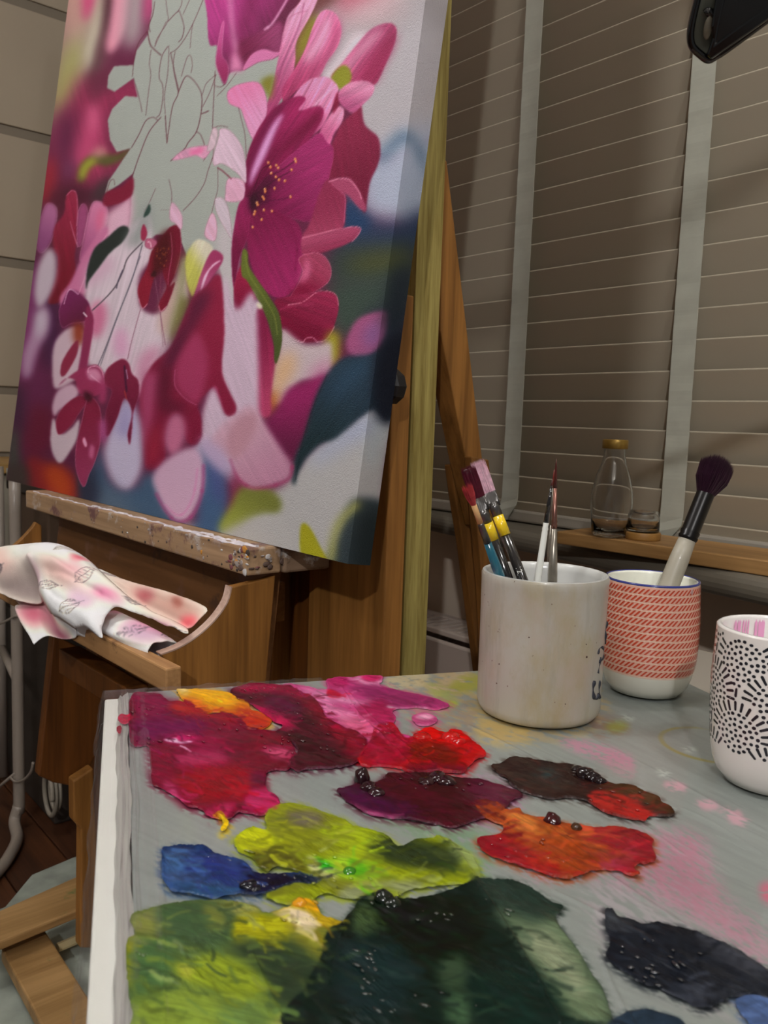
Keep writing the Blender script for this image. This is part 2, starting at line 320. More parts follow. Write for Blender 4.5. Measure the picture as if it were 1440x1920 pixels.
# top flower
f(B, "-20,-300 560,-300 390,60 330,130 290,170 378,120 382,290 300,330 210,355 165,395 120,400 90,415 70,468 50,460 15,350 20,260 -20,250 -32,120", (166, 56, 122), 1, (104, 34, 70), "60,0 330,260", ang=70, amp=.14)
f(B, "130,240 240,190 290,165 380,130 376,300 300,270 240,290 170,350 130,320", (108, 32, 66), 3, (140, 60, 100), "150,250 370,170", ang=140, amp=.15)
f(B, "70,-300 100,-300 108,60 135,250 120,300 95,130", (205, 132, 172), 4); f(B, "200,-300 300,-300 230,60 150,230 130,200 180,40", (120, 34, 80), 9)
f(B, "165,395 210,310 280,275 340,290 378,295 340,330 250,352", (196, 110, 156), 1, edge=((120, 40, 70), 1))
f(B, "120,290 150,330 165,395 120,400 95,412 100,330", (200, 120, 160), 4)
f(B, "60,130 48,300 75,350 85,400 65,468 40,430 15,360 25,260 45,150", (190, 84, 142), 1.5, (140, 40, 86), "50,140 60,460", edge=((215, 150, 180), 1, .5))
# long pale petals
f(B, "600,-60 560,60 470,230 462,330 440,450 380,560 300,690 288,640 340,450 390,200 420,90 480,20 530,-60", (214, 150, 182), 1, (160, 62, 106), "500,0 320,640", ang=115, amp=.2)
ln(B, "510,20 480,150 400,330 360,470 320,600", (150, 60, 105), 2, 1.5, .6); ln(B, "530,60 440,90 400,160 380,280", (175, 90, 130), 1.6, 1, .7); ln(B, "430,-30 340,120 290,165", (210, 150, 185), 4, 2, .8)
f(B, "265,460 340,420 340,470 320,560 295,520", (122, 118, 44), 4)
f(B, "640,55 690,80 720,160 700,260 640,345 590,440 480,500 400,570 388,500 450,400 510,290 560,150 600,75", (214, 122, 164), 1, (164, 56, 100), "650,120 420,540", ang=118, amp=.22)
f(B, "640,110 600,200 510,330 540,340 620,240 665,130", (218, 160, 188), 6); f(B, "690,100 712,180 660,310 560,440 520,440 640,290", (176, 66, 110), 6)
f(B, "860,180 780,200 730,270 640,400 600,445 670,440 740,350 860,250", (216, 200, 208), 6)
f(B, "1000,130 1030,160 1020,240 970,360 910,475 850,460 780,480 700,460 662,430 720,360 800,260 880,170 950,135", (196, 98, 140), 1.4, (150, 46, 86), "760,240 960,400", ang=125, amp=.2)
f(B, "960,170 860,280 800,340 760,400 740,380 820,270 900,190", (216, 150, 180), 6); f(B, "1025,180 1010,260 950,370 900,465 820,450 900,330 970,230", (150, 44, 84), 8)
f(B, "735,365 772,400 770,460 715,502 664,445 690,395", (136, 136, 42), 2)
f(B, "830,590 850,700 925,770 940,860 920,940 880,1030 855,1190 830,1160 760,1010 650,1015 600,1000 650,900 665,820 720,700 780,640", (132, 36, 68), 1.8, (112, 26, 54), "700,700 860,1100", ang=80, amp=.08)
f(B, "560,440 640,435 690,470 702,520 670,600 620,700 560,760 480,820 380,900 320,900 370,700 440,560 500,480", (216, 136, 174), 1, (164, 54, 104), "640,470 380,860", ang=120, amp=.22)
ln(B, "560,450 500,560 440,660", (170, 80, 120), 1.5, 1, .7); ln(B, "690,480 600,560 520,650 420,740", (226, 170, 198), 3, 2, .8); ln(B, "600,600 540,610 480,680", (140, 40, 80), 3, 2, .8)
f(B, "700,600 735,620 722,690 680,750 650,820 600,750 640,670", (214, 136, 170), 1.2, (190, 90, 135), "720,620 630,780", ang=120, amp=.15)
f(B, "700,515 715,540 700,600 670,640 680,560", (130, 28, 60), 2)
f(B, "770,465 850,455 902,480 896,530 850,580 790,632 740,610 704,560 710,510", (206, 130, 164), 1.2, (176, 82, 126), "800,470 760,610", ang=150, amp=.12)
f(B, "80,520 130,480 220,460 270,480 300,560 300,640 280,700 235,790 200,740 165,640 150,610 90,580", (214, 120, 164), 1, (206, 138, 176), "100,540 250,700", edge=((150, 60, 100), .8, .6), ang=60, amp=.1)
# the open flower
f(B, "600,600 618,650 560,760 480,860 380,950 300,1060 215,1120 172,1090 185,900 245,740 330,620 420,560 490,540 520,560 480,620", (148, 34, 86), 1, (112, 18, 60), "560,620 230,1050", ang=125, amp=.16)
f(B, "480,545 440,560 380,640 330,760 300,860 200,1060 180,1070 200,880 260,740 330,630 420,560", (112, 22, 66), 3)
f(B, "395,640 350,740 300,860 230,1000 205,1050 215,960 280,800 340,690", (206, 146, 194), 3.5); f(B, "600,625 560,640 460,740 370,850 390,860 500,780 600,680", (112, 18, 58), 5)
f(B, "600,748 640,800 672,830 672,900 650,1000 640,1100 600,1200 570,1232 520,1246 460,1230 400,1210 300,1170 210,1130 240,1060 330,970 440,870 540,790", (152, 42, 98), 1, (116, 22, 68), "600,900 240,1120", ang=150, amp=.11, edge=((206, 90, 150), .8, .45))
f(D, "208,-196 300,-160 400,-112 470,-70 500,0 506,120 490,230 450,310 400,350 350,353 300,320 250,260 208,150 188,20 190,-100", (118, 22, 66), 1, (148, 34, 90), "220,-150 420,300", ang=65, amp=.12)
ln(D, "210,-190 330,-130 420,-60 470,60 460,200", (110, 14, 60), 3, 3, .6); f(B, "200,1110 250,1040 330,970 350,1010 300,1100 330,1130 260,1160", (70, 10, 44), 7)
f(D, "170,-206 208,-186 202,-60 190,20 150,120 130,240 115,300 104,200 104,60 120,-60 140,-160", (138, 30, 80), 1, (112, 22, 62), "130,-100 170,100", ang=80, amp=.1, edge=((190, 70, 130), .8, .4))
ln(B, "215,1110 300,1000 380,960 460,905", (70, 12, 40), 1.5, .8); ln(B, "215,1110 280,1060 350,1010 440,960", (60, 12, 36), 1.3, .8); ln(B, "215,1115 300,1130 435,1112", (80, 10, 50), 1.3, .6); ln(B, "210,1120 240,1180 270,1235", (80, 12, 40), 1.2, .6); ln(B, "215,1110 270,960 320,930", (70, 14, 40), 1.2, .6)
f(B, "200,1110 240,1090 250,1150 215,1200 200,1160", (52, 8, 34), 4)
for x, y in ((310, 915), (322, 940), (355, 930), (365, 945), (460, 895), (465, 910), (345, 1060), (370, 1012), (352, 995), (326, 975), (290, 1065), (285, 1120), (278, 1108), (245, 1140), (250, 1152), (435, 1108), (330, 1188), (285, 1182), (272, 1235), (230, 1205), (235, 1190), (222, 1278), (403, 1018), (440, 955), (292, 1078)):
    pt.dot(B, (x, y), 2.4, (206, 118, 62), .7); pt.dot(B, (x-3, y-3), 1.1, (240, 206, 160), .6)
f(D, "500,10 540,-60 600,-240 650,-310 740,-230 745,-130 735,-50 700,0 640,30 560,60 505,110", (136, 42, 74), 1.5, (156, 58, 90), "560,-200 600,40", ang=70, amp=.1)
f(B, "655,1020 700,1005 770,1005 830,1090 860,1180 820,1170 760,1100 740,1090", (158, 66, 98), 1.5); ln(B, "650,1025 710,1005 770,1015 820,1080 832,1120", (224, 140, 168), 1.6, .8, .9); ln(B, "665,1035 720,1080 742,1120 735,1250", (206, 110, 146), 1.2, .8, .7)
f(B, "500,1335 600,1312 700,1290 790,1275 828,1290 800,1340 730,1382 600,1425 512,1445", (162, 68, 100), 1.2, (138, 44, 76), "650,1300 680,1420", ang=165, amp=.12); ln(B, "500,1338 600,1312 700,1290 790,1275 830,1285 815,1320 780,1360", (226, 140, 166), 1.3, .8, .8)
f(D, "480,140 520,110 590,104 640,140 663,200 650,260 600,302 540,330 440,352 470,290 505,210", (160, 62, 92), 1, (132, 32, 64), "620,140 500,310", ang=40, amp=.15, edge=((222, 130, 160), 1, .7))
f(D, "520,130 545,170 540,230 500,270 480,280 505,200", (200, 96, 134), 4); f(D, "430,350 480,290 560,300 620,300 540,330", (128, 16, 56), 6)
f(D, "640,318 690,340 706,400 690,480 650,570 580,602 500,606 430,570 385,520 370,440 345,370 400,352 520,332", (140, 34, 70), 1, (114, 14, 48), "600,360 480,580", ang=20, amp=.16)
ln(D, "420,395 500,380 580,325 640,318 690,340 704,400", (232, 150, 170), 1.1, .6, .8); ln(D, "385,535 440,580 500,606 520,585 560,580 590,605 640,585 680,520", (226, 150, 172), 1.4, .7, .8); ln(D, "380,420 450,400 560,390", (175, 60, 100), 3, 3, .5)
# right background: bud, leaf, yellow-greens
f(D, "978,430 975,520 940,620 880,682 812,697 760,662 748,600 790,500 860,450", (152, 78, 118), 3.5); f(D, "940,480 940,590 880,640 840,600 860,520", (126, 82, 130), 9)
f(D, "655,545 705,560 712,640 705,700 660,750 636,680 630,600", (150, 142, 40), 6)
f(D, "385,530 500,612 600,615 665,610 660,740 600,800 480,830 380,950 330,920 330,800 365,680", (184, 166, 170), 4)
f(D, "370,700 450,660 460,760 380,880 330,900 330,800", (198, 160, 122), 10); f(D, "320,880 375,900 350,980 290,1000", (178, 104, 50), 8); f(D, "560,760 660,700 640,790 540,830", (180, 120, 150), 10)
f(D, "640,780 600,860 560,960 520,1080 480,1200 440,1270 360,1225 300,1120 300,1050 360,980 420,870 520,830", (140, 34, 90), 5, (96, 26, 62), "420,880 440,1240")
f(D, "1140,560 1060,690 1000,1030 905,985 840,1020 760,1085 680,1150 600,1182 520,1262 470,1360 458,1410 440,1370 460,1250 510,1130 560,960 600,860 660,760 740,690 850,680 940,650", (36, 54, 68), 3, (30, 48, 54), "700,800 560,1200", ang=125, amp=.12)
f(D, "740,740 860,700 900,720 820,820 720,900 640,930", (44, 68, 88), 12); f(D, "930,640 1130,560 1020,1040 905,985", (24, 28, 40), 8); f(D, "1120,200 1100,420 980,560 960,400 1020,200", (34, 42, 50), 12)
ln(D, "640,790 560,980 500,1180 462,1380", (20, 36, 40), 2, 1.5, .6)
f(D, "160,1420 300,1435 372,1500 362,1555 300,1570 220,1600 140,1680 75,1700 50,1640 110,1520", (108, 112, 50), 6, (140, 146, 60), "300,1450 100,1690")
f(D, "170,1600 300,1570 390,1620 440,1740 380,1790 60,1700", (164, 162, 160), 8)
f(D, "500,1635 540,1650 600,1760 645,1850 560,1850 495,1790", (150, 146, 30), 2.5); f(D, "820,1480 1000,1560 1000,2000 560,2000 640,1830 690,1700 740,1570", (50, 60, 64), 6)
f(D, "700,1600 800,1500 830,1530 750,1600 700,1700 680,1830 640,1850 660,1700", (150, 150, 86), 6); f(D, "860,1560 980,1600 940,1950 800,1900 800,1700", (36, 44, 46), 10)
# stem and petals below the open flower
f(D, "0,240 40,300 62,500 42,740 60,880 122,950 130,990 100,1022 60,1000 0,880 -60,600", (140, 34, 76), 3, (160, 50, 92), "20,300 60,980")
f(D, "55,440 200,400 255,370 280,420 215,600 190,850 210,960 240,1100 0,1200 20,1050 130,990 122,950 58,860 45,700", (196, 174, 190), 3, ang=80, amp=.07)
f(D, "115,300 150,180 165,200 200,260 245,350 200,380 150,440 120,442", (148, 28, 66), 1, (120, 16, 52), "160,220 160,430")
f(D, "265,400 322,560 345,700 325,900 325,1000 285,1030 230,980 190,850 180,700 210,520", (128, 26, 66), 2.5, (168, 58, 96), "240,500 290,980", ang=85, amp=.1)
f(D, "165,88 192,100 202,180 260,270 322,360 372,450 387,560 380,640 355,725 342,700 340,620 310,500 270,400 240,350 190,260 158,220", (98, 108, 42), 1, (70, 80, 38), "180,100 360,680"); ln(D, "180,110 200,220 270,330 340,450 360,560", (124, 130, 60), 2, 1.5, .7)
f(D, "250,380 275,400 265,420 240,400", (214, 206, 180), 1.5)
# lower left
f(Cc, "235,100 150,500 100,1000 50,1400 20,1900 400,1900 430,1650 400,1500 300,1450 300,1150 330,800 350,600 300,400", (84, 28, 60), 8)
f(Cc, "130,480 190,440 210,700 180,1100 110,1100 110,900", (124, 48, 104), 10); f(Cc, "130,1080 250,1000 290,1150 250,1350 150,1500 110,1300", (96, 32, 72), 12); f(Cc, "180,1260 300,1300 300,1460 200,1560 130,1480", (96, 20, 50), 10)
f(Cc, "250,650 330,700 340,900 290,1060 240,960", (70, 28, 66), 9); f(Cc, "70,1150 130,1200 120,1400 60,1400", (58, 30, 56), 9)
f(Cc, "300,60 370,100 330,300 300,500 250,420 260,200", (86, 26, 48), 8)
f(Cc, "260,130 310,140 320,200 290,330 240,400 208,370 220,250", (166, 98, 140), 2.5, (132, 66, 114), "290,150 230,380", edge=((196, 140, 170), 1, .5))
f(Cc, "400,50 432,70 437,180 432,330 420,420 430,600 370,660 300,690 270,670 310,540 325,430 300,380 306,260 360,180 370,90", (146, 36, 68), 1.5, (112, 16, 38), "390,80 320,640", ang=80, amp=.1)
ln(Cc, "375,80 405,52 430,75 436,180 430,250", (220, 130, 160), 1, .7, .8); ln(Cc, "395,225 415,300 438,370", (222, 140, 168), 1.1, .7, .8)
f(Cc, "460,130 485,140 492,200 460,350 435,345 438,190", (150, 68, 112), 2, edge=((205, 140, 170), 1, .5))
f(Cc, "530,115 590,130 607,190 590,260 530,420 500,450 450,440 470,330 500,180", (196, 116, 154), 2, (160, 80, 124), "580,150 470,430", edge=((220, 150, 180), 1, .5)); f(Cc, "560,160 590,170 580,260 550,290 545,210", (206, 96, 134), 5)
f(Cc, "290,380 318,440 310,560 270,660 220,712 193,640 208,500 250,400", (184, 168, 180), 4); f(Cc, "250,700 278,760 262,860 210,960 172,1090 130,1100 125,980 175,850 210,760", (164, 126, 156), 5); f(Cc, "200,740 250,720 260,820 210,880", (186, 172, 186), 7)
f(Cc, "740,60 737,265 660,300 560,360 590,250 605,180 690,115", (208, 162, 182), 5)
f(Cc, "600,60 680,30 747,-20 745,70 690,115 600,140 578,115", (124, 26, 54), 1.8)
f(Cc, "600,250 600,340 555,420 500,560 478,640 420,620 350,700 338,650 400,560 450,450 520,340", (190, 108, 148), 2.5); ln(Cc, "600,300 520,430 470,560 440,640", (220, 160, 186), 1.5, 1, .7)
f(Cc, "725,265 800,200 840,190 860,330 880,400 790,520 780,620 800,720 900,740 975,600 1040,420 1055,600 1060,650 1010,860 960,1000 860,1100 790,1200 700,1200 560,1060 490,1000 478,640 500,540 600,400", (200, 182, 192), 3, ang=105, amp=.08)
f(Cc, "520,700 580,680 600,760 560,870 500,850", (196, 108, 144), 6); f(Cc, "650,850 700,830 720,960 680,1000 640,940", (204, 150, 182), 7); f(Cc, "780,1000 860,930 900,960 830,1080 770,1130", (190, 130, 158), 8)
f(Cc, "500,480 600,420 640,470 560,560 490,600", (196, 160, 180), 8); f(Cc, "960,560 1000,600 980,760 930,860 890,800", (186, 158, 150), 7)
f(Cc, "680,253 726,270 690,340 620,400 560,480 500,560 485,610 490,500 530,380 600,320", (38, 46, 44), 1.4)
f(Cc, "830,110 860,190 820,330 750,370 710,350 760,250", (138, 142, 140), 8); f(Cc, "840,128 846,170 815,202 808,190", (44, 66, 60), 1)
for t, wd, c in (("800,345 720,430 690,510 650,590 590,660 520,725", 2.2, (74, 60, 70)), ("655,600 665,560 690,500", 2.5, (70, 60, 80)), ("800,360 740,560 660,760 600,920 552,1035", 1.8, (86, 76, 92)), ("790,420 700,660 630,850 565,1035", 1.4, (96, 90, 104)), ("790,720 740,900 718,1000", 1.1, (120, 50, 80)), ("905,480 900,660 905,760 930,920", 1.2, (126, 60, 84)), ("870,540 900,740 918,930", .9, (140, 90, 110)), ("900,160 950,160", .1, dk)):
    ln(Cc, t, c, wd, .6, .9)
f(Cc, "960,255 1010,260 1018,400 985,520 955,590 985,570 940,700 905,732 893,690 935,600 922,540 900,470 870,535 850,600 830,690 800,712 780,660 778,590 830,480 850,400 900,330", (132, 24, 48), 1, (110, 20, 44), "850,400 980,400"); f(Cc, "880,340 955,270 960,400 930,480 880,530 850,520", (74, 18, 26), 5)
ln(Cc, "960,290 968,400 950,520 945,580", (206, 120, 150), 1, .6, .6); ln(Cc, "1015,270 1016,400 985,520", (200, 110, 140), 1, .6, .5); ln(Cc, "780,660 800,714 828,690", (230, 170, 190), 1.2, .6, .8); ln(Cc, "893,700 905,732 935,705", (230, 170, 190), 1.2, .6, .8)
for k in range(26): pt.dot(Cc, (880+random.random()*70, 370+random.random()*110), .8, (190, 120, 50), .6, .8)
f(Cc, "868,500 880,510 875,535 848,530", (60, 20, 26), 1)
f(Cc, "810,240 828,290 812,335 792,320 795,270", (146, 40, 72), 1); f(Cc, "825,325 870,328 882,350 850,380 818,365", (176, 92, 122), .9, edge=((120, 30, 60), 1, .7)); ln(Cc, "830,340 845,345 850,370", (236, 200, 212), 1.2, .6)
for ff, t, c in ((A, "1240,725 1300,740 1370,850 1385,1025 1330,970 1250,920 1205,932 1200,880 1230,770", (200, 172, 188)), (A, "1285,1005 1370,1020 1366,1122 1275,1132 1268,1090", (208, 156, 180)), (A, "970,900 1040,840 1150,820 1190,830 1150,892 1100,870 1060,885", (200, 142, 170)), (Cc, "965,120 1000,150 1025,200 1020,270 990,240 955,210", (206, 162, 184)), (Cc, "1190,180 1218,230 1210,332 1150,300", (208, 160, 182)), (Cc, "1210,100 1260,100 1290,180 1305,320 1270,270 1220,180", (190, 174, 184)), (A, "1200,720 1225,740 1205,830 1165,850 1180,780", (190, 166, 176))):
    f(ff, t, c, .9, edge=((130, 60, 84), .7, .5), ang=60, amp=.1)
ln(A, "1225,945 1250,960 1300,1005", (120, 30, 55), 2.2, .8); f(A, "1070,850 1140,830 1130,860 1080,870", (220, 100, 150), 3)
f(Cc, "1040,400 1060,420 1035,640 1085,660 1040,800 975,920 955,840 1000,650 1010,480", (112, 112, 58), 7)
f(Cc, "1120,325 1195,370 1175,470 1110,600 1082,650 1050,560 1043,440 1070,370", (204, 196, 174), 1.6, (180, 178, 84), "1160,400 1060,460", ang=110, amp=.1)
f(Cc, "1190,395 1245,405 1252,450 1200,530 1140,620 1090,665 1130,520", (150, 50, 92), 1.2, (170, 80, 120), "1220,410 1120,620"); f(Cc, "1243,445 1180,500 1140,600 1128,612 1150,530 1200,465", (222, 176, 200), 1)
f(Cc, "1260,540 1330,720 1440,680 1440,1700 1300,1700 1200,1620 1080,1540 1130,1440 1140,1300 1200,1160 1280,1320 1325,1300 1245,1060", (190, 166, 184), 4, ang=70, amp=.06)
f(Cc, "1230,525 1252,620 1262,860 1247,1060 1290,1180 1327,1260 1320,1312 1270,1312 1230,1200 1208,1150 1150,1200 1112,1260 1132,1340 1132,1440 1100,1482 1050,1462 1020,1350 1000,1310 960,1330 930,1450 930,1540 900,1600 830,1625 800,1500 788,1200 850,1040 960,930 1040,750 1090,650 1160,590", (136, 30, 62), 2, (120, 22, 54), "1150,700 900,1500")
f(Cc, "1090,650 1190,610 1150,720 1060,880 1000,1020 900,1080 950,930 1040,780", (84, 26, 54), 9); f(Cc, "900,1060 990,1080 960,1230 1060,1260 1000,1310 900,1290 860,1150", (92, 20, 46), 9); f(Cc, "800,1120 880,1080 860,1300 830,1500 800,1400", (156, 62, 100), 7); f(Cc, "850,1400 900,1380 900,1540 850,1600 820,1520", (140, 30, 56), 7)
f(Cc, "1000,1000 1060,900 1110,850 1170,1000 1150,1150 1110,1250 1040,1210 985,1130", (152, 50, 88), 5); ln(Cc, "985,1060 985,1150 1040,1220 1105,1258", (190, 100, 140), 1.2, .8, .7)
f(Cc, "990,1305 1035,1340 1042,1430 1000,1525 950,1525 925,1450 945,1350", (178, 100, 132), 5)
f(Cc, "560,1480 640,1720 780,1700 800,1640 950,1700 1000,2060 380,2060 400,1790 520,1600", (62, 86, 112), 8)
f(Cc, "600,1450 700,1225 780,1330 800,1500 790,1640 720,1735 640,1700 588,1560", (178, 168, 192), 5); f(Cc, "700,1240 740,1290 745,1420 700,1440 650,1400", (150, 140, 180), 8)
f(Cc, "560,1700 700,1780 760,1900 600,1960 450,1880", (78, 96, 116), 12); f(Cc, "400,1700 520,1600 560,1760 500,1860 400,1800", (40, 46, 66), 9)
f(Cc, "1120,1500 1260,1600 1295,1750 1270,2060 1090,2060 1110,1800", (62, 88, 122), 8); f(Cc, "1180,1560 1240,1620 1250,1800 1200,1760", (72, 80, 130), 8); f(Cc, "1290,1640 1390,1650 1400,1760 1350,1860 1290,1900 1300,1780", (120, 40, 72), 9)
f(Cc, "860,1660 930,1570 1060,1500 1135,1540 1150,1700 1110,1820 1060,1900 990,1910 930,1850 880,1750", (188, 152, 176), 4); ln(Cc, "880,1760 930,1850 990,1910 1060,1900 1115,1820 1140,1720 1145,1600", (150, 56, 110), 4, 4, .8); ln(Cc, "930,1820 990,1875 1040,1860 1090,1760 1110,1620", (196, 120, 168), 3, 2.5, .7)
f(Cc, "150,1570 300,1600 410,1650 430,1760 440,1950 150,1950", (126, 28, 38), 6); f(Cc, "240,1620 330,1600 400,1680 400,1790 300,1760", (164, 62, 26), 9)
f(Cc, "50,1420 100,1400 108,1500 112,1620 60,1650 38,1600", (64, 68, 62), 7); f(Cc, "20,1640 140,1590 160,1760 20,1900", (60, 50, 48), 7)
f(Cc, "340,860 420,820 500,880 505,1000 440,1100 330,1165 298,1130 298,950", (192, 166, 178), 2.5)
f(Cc, "395,608 470,650 505,700 490,780 400,800 350,820 332,740 350,680", (112, 32, 82), 1.2, (96, 24, 60), "380,650 470,780", edge=((190, 110, 160), 1, .5)); ln(Cc, "360,690 380,625 400,608 440,635", (222, 170, 200), 1.2, .7)
f(Cc, "420,800 470,810 470,900 430,920 410,860", (140, 54, 34), 5); f(Cc, "440,895 430,980 370,1085 342,1092 348,1020 400,930", (134, 36, 66), 1.2); f(Cc, "490,700 525,760 522,850 500,980 470,1160 438,1185 430,1120 458,950 470,850", (134, 40, 80), 1.4); ln(Cc, "470,740 488,760", (236, 220, 226), 2, .8)
f(Cc, "500,1040 550,1035 588,1100 580,1180 500,1215 440,1185 425,1120 370,1110 330,1150 420,1075", (146, 44, 84), 1.3); f(Cc, "490,1060 550,1060 580,1130 540,1120 500,1110", (196, 124, 156), 2.5); ln(Cc, "495,1075 500,1050 540,1040 575,1070 585,1140 545,1120 510,1090", (228, 170, 196), 1.1, .6)
f(Cc, "300,1330 340,1420 400,1390 445,1340 435,1440 400,1510 342,1585 300,1540 283,1450", (188, 168, 178), 2); f(Cc, "325,1180 400,1140 440,1180 420,1225 340,1285 305,1320 295,1260", (190, 156, 174), 2.5)
f(Cc, "460,1205 485,1240 440,1310 400,1372 332,1425 315,1360 340,1290 400,1230", (128, 26, 60), 1, edge=((190, 110, 140), .9, .4)); f(Cc, "500,1215 562,1280 565,1450 535,1570 500,1650 470,1718 430,1625 428,1500 460,1350", (124, 26, 58), 1, (140, 46, 84), "500,1250 470,1680", edge=((196, 116, 146), 1, .6))
f(Cc, "475,1440 490,1480 480,1495 465,1460", (226, 150, 180), 1); f(Cc, "510,1480 530,1500 520,1560 500,1540", (180, 90, 130), 2.5); f(Cc, "470,1180 520,1200 510,1240 480,1230", (64, 16, 34), 3)
f(Cc, "600,1058 680,1000 722,1020 742,1080 777,1120 782,1200 750,1300 742,1400 730,1480 718,1420 742,1300 700,1220 660,1330 610,1430 590,1410 598,1290 630,1180 588,1140", (122, 30, 62), 1.2, (108, 22, 54), "640,1060 700,1300", edge=((180, 90, 130), .8, .4)); ln(Cc, "700,1040 705,1110 712,1180", (60, 20, 50), 3, 1.5); ln(Cc, "710,1060 718,1110", (190, 180, 210), 1, .6); ln(Cc, "700,1180 712,1225", (170, 60, 50), 1.5, .8)
f(Cc, "570,1100 600,1160 590,1240 560,1240 555,1180", (150, 50, 92), 3); f(Cc, "560,1360 590,1340 595,1440 570,1470", (166, 76, 130), 4)
# large pale blurred petals
f(D, "160,1420 300,1435 372,1500 362,1555 300,1570 220,1600 140,1680 75,1700 30,1640 100,1520", (108, 112, 50), 5, (140, 146, 60), "300,1450 100,1690")
f(D, "170,1610 300,1575 390,1620 440,1740 380,1800 20,1720", (164, 162, 160), 7)
f(D, "495,1635 540,1650 600,1760 645,1850 560,1850 495,1790", (150, 146, 30), 2.5)
f(D, "40,1080 100,1030 200,960 260,1010 300,1080 380,1200 442,1300 425,1370 330,1412 220,1424 140,1372 90,1270 -20,1190", (188, 148, 166), 4, (170, 120, 144), "120,1040 380,1380", ang=60, amp=.06); f(D, "80,1130 150,1030 240,1010 230,1120 150,1240 90,1250", (174, 128, 142), 5)
ln(D, "95,1270 140,1372 220,1424 330,1414 425,1372 445,1300", (150, 50, 92), 4, 4, .75)
f(D, "-60,1140 40,1200 90,1290 80,1360 -60,1240", (172, 150, 180), 7)
f(D, "-160,1160 -30,1210 50,1250 80,1400 60,1560 -40,1720 -200,1700", (60, 84, 118), 8, alpha=.0)

lm_ = pt.im.mean(2, keepdims=True); pt.im = 255*(np.clip(lm_+(pt.im-lm_)*.95, 0, 255)/255)**1.05      # the whole picture is keyed a little lower
# canvas: a flat picture on a stretched canvas that leans back on the easel
TL = math.radians(7.8); UP = np.array([0, math.sin(TL), math.cos(TL)]); NB = np.array([0, math.cos(TL), -math.sin(TL)])    # up along the face, and backwards into the canvas
CV0 = np.array([oY(12, 903, .5)[0], .5, .0597]); CVW = oY(652, 1063, .5)[0]-CV0[0]; CVH = 1.30; CVT = .029
def cvp(u, v, b=0): return CV0+np.multiply.outer(u, np.array([1., 0, 0]))+np.multiply.outer(v, UP)+np.multiply.outer(b, NB)
m_cv = mat('canvas_paint', attr='col', rough=.55, spec=.25); nt = m_cv.node_tree; N = nt.nodes; L = nt.links
tc = N.new('ShaderNodeTexCoord'); hs = []
for sc_ in ((1, 1, .38), (.38, 1, 1)):                # warp and weft
    mp = N.new('ShaderNodeMapping'); mp.inputs['Scale'].default_value = sc_; L.new(tc.outputs['Object'], mp.inputs[0]); n_ = N.new('ShaderNodeTexNoise'); n_.inputs['Scale'].default_value = 950; n_.inputs['Detail'].default_value = 1; L.new(mp.outputs[0], n_.inputs['Vector']); hs.append(n_.outputs['Fac'])
ml = N.new('ShaderNodeMath'); ml.operation = 'MAXIMUM'; L.new(hs[0], ml.inputs[0]); L.new(hs[1], ml.inputs[1])
bp = N.new('ShaderNodeBump'); bp.inputs['Strength'].default_value = .9; bp.inputs['Distance'].default_value = .0011; L.new(ml.outputs[0], bp.inputs['Height']); L.new(bp.outputs[0], N['Principled BSDF'].inputs['Normal'])
canvas = thing('canvas_painting', (CV0[0]+CVW/2, .5, CV0[2]), 'large unfinished magenta flower painting with a bare grey middle on the easel', 'painting')
nu, nv = 560, 900; t = np.linspace(0, 1, nu); u = CVW*(1-(1-t)**1.0)
d0, d1 = 2.05, .82; u = CVW*(d0*t)/(d1+(d0-d1)*t)*1.0                       # a mesh that is finer towards the near end
u = CVW*t*(d0/(d1*1.0))/(1+t*(d0/d1-1)); v = CVH*np.linspace(0, 1, nv)**1.0
er = .004
U, Vv = np.meshgrid(u, v); bb = np.zeros_like(U)
P = cvp(U.ravel(), Vv.ravel(), bb.ravel()); px, py = proj(P)
mk('painted_face', P, gridfaces(nu, nv), m_cv, canvas, smooth=True, cols=alb(pt.sample(px, py), 1.5, .006))
ns = 26; tt = np.linspace(0, 1, ns); Vs, Ts = np.meshgrid(v, tt, indexing='ij'); P = cvp(np.full(Ts.size, CVW)+.0006*np.sin(Ts.ravel()*3.14), Vs.ravel(), Ts.ravel()*CVT); px, py = proj(P)
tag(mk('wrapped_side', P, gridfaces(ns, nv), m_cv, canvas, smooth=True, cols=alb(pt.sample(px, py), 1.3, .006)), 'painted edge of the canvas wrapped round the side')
m_pine = wood('stretcher_pine', (150, 120, 80), (180, 150, 105), axis=2, scale=50)
def cvbox(name, u0, u1, v0, v1, b0, b1, m, parent): return prism(name, [cvp(a, b, b0) for a, b in ((u0, v0), (u1, v0), (u1, v1), (u0, v1))], NB*(b1-b0), m, parent, bevel=.0008)
cvbox('stretcher_bar', 0, .045, 0, CVH, .001, CVT-.0005, m_pine, canvas); cvbox('stretcher_bar', CVW-.045, CVW-.0012, 0, CVH, .001, CVT-.0005, m_pine, canvas)
cvbox('stretcher_bar', .045, CVW-.045, 0, .045, .001, CVT-.0005, m_pine, canvas); cvbox('stretcher_bar', .045, CVW-.045, CVH-.045, CVH, .001, CVT-.0005, m_pine, canvas)
